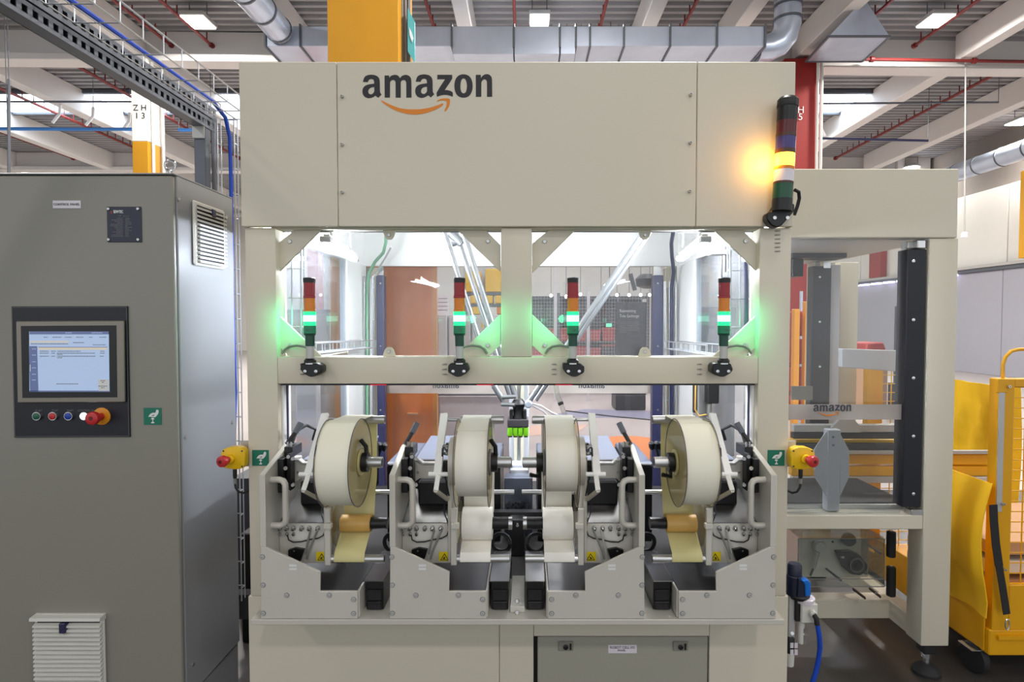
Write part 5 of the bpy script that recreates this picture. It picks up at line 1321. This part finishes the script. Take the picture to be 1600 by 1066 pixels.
# canvas flaps
def cloth(n, pts, lab=None):
    t.part(n, MB().sheet(pts, .004, (1, 0, 0)), 'canvas', label=lab)
rng = random.Random(11)
rows = []
for j in range(9):
    y = KY + .05 + (.34 - .05) * j / 8
    zt_, zb__ = ZP(602 - 12 * j / 8, y), ZP(703, y)
    rows.append([(KX + .012 + .008 * math.sin(j * 1.7 + i * .9), y, zb__ + (zt_ - zb__) * i / 6) for i in range(7)])
cloth('canvas_flap', rows, 'upper yellow canvas panel')
t.part('webbing', MB().box((KX + .0, KY + .315, ZP(703, KY + .33)), (KX + .008, KY + .335, ZP(590, KY + .33))), 'rubber')
rows = []
for i in range(10):      # lower flap hangs out over the side
    s_ = i / 9
    py = 748 + (952 - 748) * s_
    bulge = -.045 * math.sin(PI * min(1, s_ * 1.15)) - .032
    rows.append([(KX + bulge + .012 * math.sin(j * 1.3 + i * .5) * s_, KY - .02 + .36 * j / 8, ZP(py - 4 * j * 0, KY + .06)) for j in range(9)])
cloth('canvas_flap', rows, 'lower yellow canvas flap hanging over the side')
mb = MB(); pts = [(1552, 789), (1553, 815), (1556, 850), (1561, 885), (1567, 920), (1573, 960)]
for i in range(5): mb.bar(A(*pts[i], KY - .03), A(*pts[i + 1], KY - .03), .032 if i < 3 else .028, .004, (0, 1, 0))
t.part('webbing', mb, 'rubber', label='black webbing strap')
q = A(1574, 976, KY - .03)
t.part('snap_hook', MB().tube([q + Vector((.008 * math.sin(a), 0, .022 * math.cos(a))) for a in [i * PI / 8 for i in range(17)]], .0028, 8), 'chrome')
rows = [[(KX + .09 + .68 * j / 8, KY + .8 + .012 * math.sin(j * 1.9 + i * .7), ZP(800, KY + .8) + (ZP(606, KY + .8) - ZP(800, KY + .8)) * i / 6) for j in range(9)] for i in range(7)]
t.part('canvas_flap', MB().sheet(rows, .004, (0, 1, 0)), 'canvas', label='yellow canvas behind the front mesh')
# things inside the cage
for k in range(4):
    solo('cage_board', MB().box((KX + .1, KY + .15, zb1_ + .002 + k * .085), (KX + .75, KY + .7, zb1_ + .06 + k * .085)), 'wood' if k % 2 else 'ventw', ('lowest', 'second', 'third', 'topmost')[k] + ' flat board in the pile inside the yellow roll cage', 'board', 'boards in the roll cage')

# ------------------------------------------------------------------ behind the machine
t = Thing('orange_door', 'orange sheet door behind the left rear light curtain', 'door', A(638, 700, 3.8))
oy = 3.8
t.part('leaf', MB().box((XP(588, 560, oy), oy, .02), (XP(676, 560, oy), oy + .02, ZP(415, oy))), 'orange')
t.part('edge', MB().box((XP(676, 560, oy), oy - .01, .02), (XP(683, 560, oy), oy + .03, ZP(415, oy))), mat('amber edge', (240, 158, 60), .4))
t.part('handle', MB().pb(636, 646, 652, 648.5, oy - .03, .02), mat('amber handle', (236, 176, 110), .4))
t.part('top_bar', MB().box((XP(560, 415, oy), oy - .01, ZP(415, oy)), (XP(690, 415, oy), oy + .03, ZP(411, oy))), 'linero')
for k, (a, b) in enumerate(((683, 699.5), (700, 736), (736.5, 790))):
    t = Thing('locker', ('narrow pale grey locker beside the orange door', 'pale grey locker behind the second tower light', 'pale grey locker with yellow mark behind the rods')[k], 'cabinet', A((a + b) / 2, 700, 5.5), None)
    t.part('body', MB().box((XP(a, 560, 5.5) + .003, 5.5, 0), (XP(b, 560, 5.5) - .003, 6.0, ZP(492, 5.5))), 'cabg', bevel=.006)
    t.part('door', MB().box((XP(a, 560, 5.5) + .012, 5.49, .1), (XP(b, 560, 5.5) - .012, 5.5, ZP(496, 5.5))), 'cabg', bevel=.003)
    if k == 2: t.part('warning_mark', MB().pp([(754, 500), (751, 512), (754, 511), (754, 518), (757, 506), (754, 507)], 5.487, .002), 'estop')
t = Thing('paper_notice', 'stack of white notice sheets on the wall above the lockers', 'notice', A(691, 490, 5.9))
t.part('sheets', MB().pb(684, 461, 700, 492, 5.9, .02), 'wlens')
for py in (466, 472, 478, 484): t.part('line', MB().pb(685, py, 699, py + .8, 5.898, .002), 'inkg')
t = Thing('bin_rack', 'grey rack holding yellow bins behind the robot rods', 'rack', A(755, 560, 7.0))
by7 = 7.0
for px in (723, 755, 785): t.part('upright', MB().box((XP(px, 450, by7) - .03, by7 + .32, 0), (XP(px, 450, by7) + .03, by7 + .4, ZP(415, by7))), 'galv')
for py in (457, 475, 492, 510): t.part('shelf', MB().box((XP(722, py, by7), by7, ZP(py, by7) - .03), (XP(800, py, by7), by7 + .4, ZP(py, by7))), 'galvd')
bins = [(727, 751, 424, 456), (758, 783, 420, 456), (735, 752, 459, 474), (759, 770, 459, 474), (773, 783, 459, 474), (738, 753, 477, 491), (776, 786, 474, 491)]
bl = ['large yellow bin at the top left of the grey rack', 'large yellow bin at the top right of the grey rack', 'yellow bin on the middle shelf, left of the upright', 'yellow bin on the middle shelf, just right of the upright', 'yellow bin at the right end of the middle shelf', 'yellow bin on the lower shelf, left of the upright', 'orange bin at the right end of the lower shelf']
for (a, b, c, d), l in zip(bins, bl):
    zb7 = ZP({456: 457, 474: 475, 491: 492}[d], by7) + .002
    mb = MB().box((XP(a, 450, 7.0), 7.0, zb7), (XP(b, 450, 7.0), 7.3, min(ZP(c, 7.0), ZP({456: 400, 474: 457, 491: 475}[d], 7.0) - .033)))
    solo('bin', mb, 'estop' if 'orange' not in l else 'smile', l, 'bin', 'bins on the grey rack', bevel=.01)
t = Thing('wrapped_load', 'pale load wrapped in clear film behind the second reel', 'load', A(745, 700, 4.9))
t.part('load_body', MB().box((XP(684, 650, 4.9), 4.9, .15), (XP(800, 650, 4.9), 5.4, ZP(617, 4.9))), 'plastic', bevel=.02)
t.part('film_edge', MB().box((XP(683, 618, 4.89), 4.885, ZP(618.5, 4.89)), (XP(785, 618, 4.89), 4.9, ZP(616, 4.89))), 'galvd')
t.part('pallet', MB().box((XP(684, 650, 4.9), 4.92, 0.001), (XP(800, 650, 4.9), 5.4, .149)), 'wood')
# rack of red totes
ry_ = 12.6
t = Thing('tote_rack', 'dark rack with red totes seen through the right window', 'rack', A(900, 612, ry_))
xa, xb = XP(826, 520, ry_), XP(1012, 520, ry_)
for k in range(5):
    x = xa + (xb - xa) * k / 4; t.part('upright', MB().box((x - .03, ry_ - .03, 0), (x + .03, ry_ + .02, ZP(458, ry_))), 'galvd')
for py in (463, 504, 533, 560, 590): t.part('shelf', MB().box((xa, ry_, ZP(py, ry_) - .05), (xb, ry_ + .6, ZP(py, ry_))), 'charcoal')
t.part('rear_panel', MB().box((xa, ry_ + .61, 0), (xb, ry_ + .63, ZP(465, ry_))), 'charcoal')
rng = random.Random(9)
for py, hgt, cl, nm, lab, gp in ((504, .42, 'charcoal', 'grey_box', 'dark grey box on the upper rack shelf', 'dark boxes on the rack'), (533, .31, 'tote', 'red_tote', 'red tote on the middle rack shelf', 'red totes on the middle shelf'), (560, .3, 'tote', 'red_tote', 'red tote on the lower rack shelf', 'red totes on the lower shelf'), (590, .3, 'tote', 'red_tote', 'red tote on the lowest rack shelf', 'red totes on the lowest shelf')):
    z = ZP(py, ry_) + .001
    for k in range(8):
        x = xa + .05 + k * (xb - xa - .1) / 8; wd = (xb - xa - .1) / 8 - .03
        h_ = hgt * rng.uniform(.75, 1.0)
        tt = Thing(nm, lab + ', %s from the left' % ORD[k], 'box', (x + wd / 2, ry_ + .3, z), gp)
        tt.part('body', MB().prism([(x + .02, z), (x + wd - .02, z), (x + wd, z + h_), (x, z + h_)], 'y', ry_ + .04, ry_ + .55), cl if rng.random() > .18 else 'charcoal')
        tt.part('rim', MB().box((x - .008, ry_ + .03, z + h_ - .04), (x + wd + .008, ry_ + .56, z + h_)), cl)
t = Thing('wire_fence', 'white wire fence with posts before the tote rack', 'fence', A(900, 600, 11))
for px in (868, 919.5): t.part('post', MB().box((XP(px - 2.4, 500, 11), 11, 0), (XP(px + 2.4, 500, 11), 11.06, ZP(400 if px < 900 else 452, 11))), 'cabg')
mb = MB()
for k in range(44):
    x = XP(832, 500, 11) + k * .055; mb.box((x - .0018, 11.03, .1), (x + .0018, 11.035, ZP(456, 11)))
for k in range(30):
    z = .12 + k * .062; mb.box((XP(832, 500, 11), 11.036, z - .0018), (XP(1024, 500, 11), 11.041, z + .0018))
t.part('wire_mesh', mb, 'cabg', kind='stuff')
for k, (px, py) in enumerate(((861, 462), (884.5, 463.5), (907, 460), (939, 464), (964, 461), (983, 461), (1001, 461), (1015, 461))):
    p = A(px, py, 10.6)
    t = Thing('far_lamp', 'tiny white lamp over the tote rack, %s from the left' % ORD[k], 'lamp', p)
    t.part('bulb', MB().lathe([(.006, -.03), (.022, -.02), (.028, 0), (.022, .02), (.006, .03)], p, (0, 0, 1), 12), 'lamp')
    t.part('hanger', MB().cyl(p, (p.x, p.y, DZ), .005, n=6), 'galvd')
t = Thing('exit_sign', 'small lit green sign before the tote rack', 'sign', A(952, 508, 10.5))
t.part('lit_face', MB().pb(947.5, 505.5, 956, 511, 10.5, .04), 'ex'); t.part('rod', MB().cyl(A(952, 506, 10.52), (A(952, 506, 10.52).x, 10.52, DZ), .008), 'galvd')
sy = 10.0
t = Thing('info_board', 'charcoal standing board reading Reinventing Tote Exchange', 'sign', A(986, 640, sy))
bd = t.part('board', MB().pb(963, 472, 1010, 618, sy, .06), 'signd', bevel=.01)
t.text('lettering', 'Reinventing', .075, A(968, 486, sy - .004), 'inkw', bd, align='LEFT', wd=XP(993, 486, sy) - XP(968, 486, sy))
t.text('lettering', 'Tote Exchange', .075, A(968, 494, sy - .004), 'inkw', bd, align='LEFT', wd=XP(998.5, 494, sy) - XP(968, 494, sy))
mb = MB(); rng = random.Random(4)
for k in range(7): mb.pb(968, 503 + k * 2.6, 999 - rng.uniform(0, 3) - (16 if k == 6 else 0), 504 + k * 2.6, sy - .003, .003)
t.part('small_print', mb, 'inkg', bd, kind='stuff')
t.part('foot_block', MB().pb(962, 618, 1009, 641, sy - .15, .5), 'dark', bevel=.01)
t = Thing('machine_head', 'dark grey machine head on a thin stand behind the right window', 'machine head', A(1010, 440, 5.0))
t.part('head', MB().lathe([(.03, -.06), (.09, -.04), (.1, .02), (.06, .06)], A(1011, 440, 5.0), (0, 0, 1), 20), 'charcoal')
t.part('stem', MB().cyl(A(1011, 445, 5.0), A(1029, 445, 5.0), .015).cyl(A(1029, 443, 5.0), (A(1029, 443, 5.0).x, 5.0, 0), .015), 'charcoal')
t.part('arm', MB().bar(A(985, 428, 5.0), A(992, 454, 5.0), .035, .03), 'galvd')
# floor marks
mb = MB(); c = A(1000, 692, 7.2)
cx_, cy_ = A(992, 700, 7.0).x, 6.9
mb.prism([(cx_ + .52 * math.cos(a), cy_ + .75 * math.sin(a)) for a in [i * PI / 20 for i in range(40)]], 'z', .0005, .003)
solo('floor_disc', mb, mat('orange floor paint', (238, 140, 66), .5), 'round orange floor mark behind the reels', 'floor mark')
mb = MB().prism([(.2, 9.2), (2.2, 9.0), (2.9, 9.6), (1.0, 10.0)], 'z', .0005, .003)
solo('floor_stripe', mb, mat('blue grey floor paint', (140, 140, 160), .5), 'blue grey floor stripe before the charcoal board', 'floor mark')
mb = MB().prism([(-.1, 7.6), (.7, 7.9), (.9, 8.5), (0, 8.4)], 'z', .0005, .003)
solo('floor_patch', mb, mat('salmon floor paint', (214, 178, 158), .5), 'salmon floor patch behind the gripper', 'floor mark')
# low partition and column seen through the left side glass
solo('partition', MB().box((XP(440, 520, 8), 8, 0), (XP(512, 520, 8), 8.1, ZP(490, 8))), 'cab', 'low grey partition seen through the left side glass', 'partition', bevel=.01)
solo('partition_rail', MB().box((XP(438, 490, 7.98), 7.96, ZP(490, 8) + .002), (XP(514, 490, 7.98), 8.12, ZP(484, 8))), 'charcoal', 'dark rail on top of the low grey partition', 'rail')
struct('column', MB().box((XP(480, 400, 12), 12, 0), (XP(497, 400, 12), 12.3, 6.2)), 'rpaint')
solo('grey_pillar', MB().box((XP(462, 650, 4.2), 4.2, 0), (XP(496, 650, 4.2), 4.28, ZP(560, 4.2))), 'cabg', 'pale grey pillar beside the yellow column in the left lower window', 'pillar', bevel=.01)
solo('brown_pillar', MB().box((XP(498, 650, 4.3), 4.3, 0), (XP(510, 650, 4.3), 4.5, ZP(560, 4.3))), mat('olive brown paint', (128, 112, 84), .6), 'narrow olive brown post beside the yellow column', 'post', bevel=.01)
solo('grey_cabinet', MB().box((XP(1086, 520, 6.5), 6.5, 0), (XP(1150, 520, 6.5), 7, ZP(480, 6.5))), 'cab_side', 'tall grey cabinet seen through the right side glass', 'cabinet', bevel=.01)
# beyond the doorway of the right frame
for k, (a, b, tp) in enumerate(((1240.5, 1249.5, 483), (1257.5, 1268, 471))):
    solo('rack_post', MB().box((XP(a, 540, 7), 7, 0), (XP(b, 540, 7), 7.08, ZP(tp, 7))), mat('orange post paint', (236, 160, 50), .45), ('orange rack post beside the machine edge', 'taller orange rack post beside the charcoal light curtain')[k], 'post', bevel=.006)
for k in range(4):
    for j in range(2):
        a = 1232 + j * 17
        solo('red_tote', MB().box((XP(a, 560, 7.1), 7.1, .3 + k * .34), (XP(a + 15.5, 560, 7.1), 7.6, .6 + k * .34)), 'tote', 'red tote behind the orange posts, %s stack, %s from the floor' % (('left', 'right')[j], ORD[k]), 'box', 'red totes behind the orange posts', bevel=.02)
solo('steel_upright', MB().box((XP(1251, 500, 7.7), 7.7, 0), (XP(1254, 500, 7.7), 7.74, ZP(455, 7.7))), 'galv', 'thin galvanised upright between the orange rack posts', 'post')
solo('red_bin', MB().pp([(1352, 549), (1355, 536), (1381, 535), (1386, 549)], 9.5, .5), 'tote', 'red bin standing beyond the pale cross rail', 'bin', bevel=.02)
solo('bin_stand', MB().box((XP(1350, 560, 9.5), 9.5, 0), (XP(1388, 560, 9.5), 10, ZP(549.5, 9.5))), 'wood', 'pale stand under the red bin beyond the doorway', 'stand', bevel=.01)
t = Thing('notice_board', 'dark grey board beyond the doorway beside the navy curtain', 'sign', A(1412, 600, 9.0))
t.part('board', MB().pb(1400, 478, 1440, 600, 9.0, .06), 'signd', bevel=.01)
t.text('lettering', 'Rein', .08, A(1407, 491, 8.995), 'inkg', align='LEFT')
t.part('foot', MB().box((XP(1400, 600, 9), 8.9, 0), (XP(1440, 600, 9), 9.2, ZP(600, 9))), 'dark')
# the gap between cabinet and machine
solo('dark_machine', MB().box((XP(360, 790, 3.0), 3.0, ZP(838, 3.0)), (XP(396, 790, 3.0), 3.3, ZP(748, 3.0))).box((XP(360, 790, 3.0), 3.05, 0), (XP(372, 790, 3.0), 3.3, ZP(838, 3.0))), 'charcoal', 'dark grey machine flank in the gap left of the machine', 'machine')
solo('black_box', MB().box((XP(376, 880, 2.7), 2.7, 0), (XP(396, 880, 2.7), 2.95, ZP(834, 2.7))), 'black', 'black box low in the gap left of the machine', 'box', bevel=.005)
solo('gap_beam', MB().box((XP(364, 948, 2.6), 2.6, ZP(968, 2.6)), (XP(398, 948, 2.6), 2.66, ZP(930, 2.6))), 'charcoal', 'dark beam low in the gap left of the machine', 'beam')
solo('white_sheet', MB().box((XP(355, 880, 4.6), 4.6, 0), (XP(395, 880, 4.6), 4.7, ZP(832, 4.6))), 'wallw', 'white sheet standing behind the gap left of the machine', 'sheet', bevel=.005)
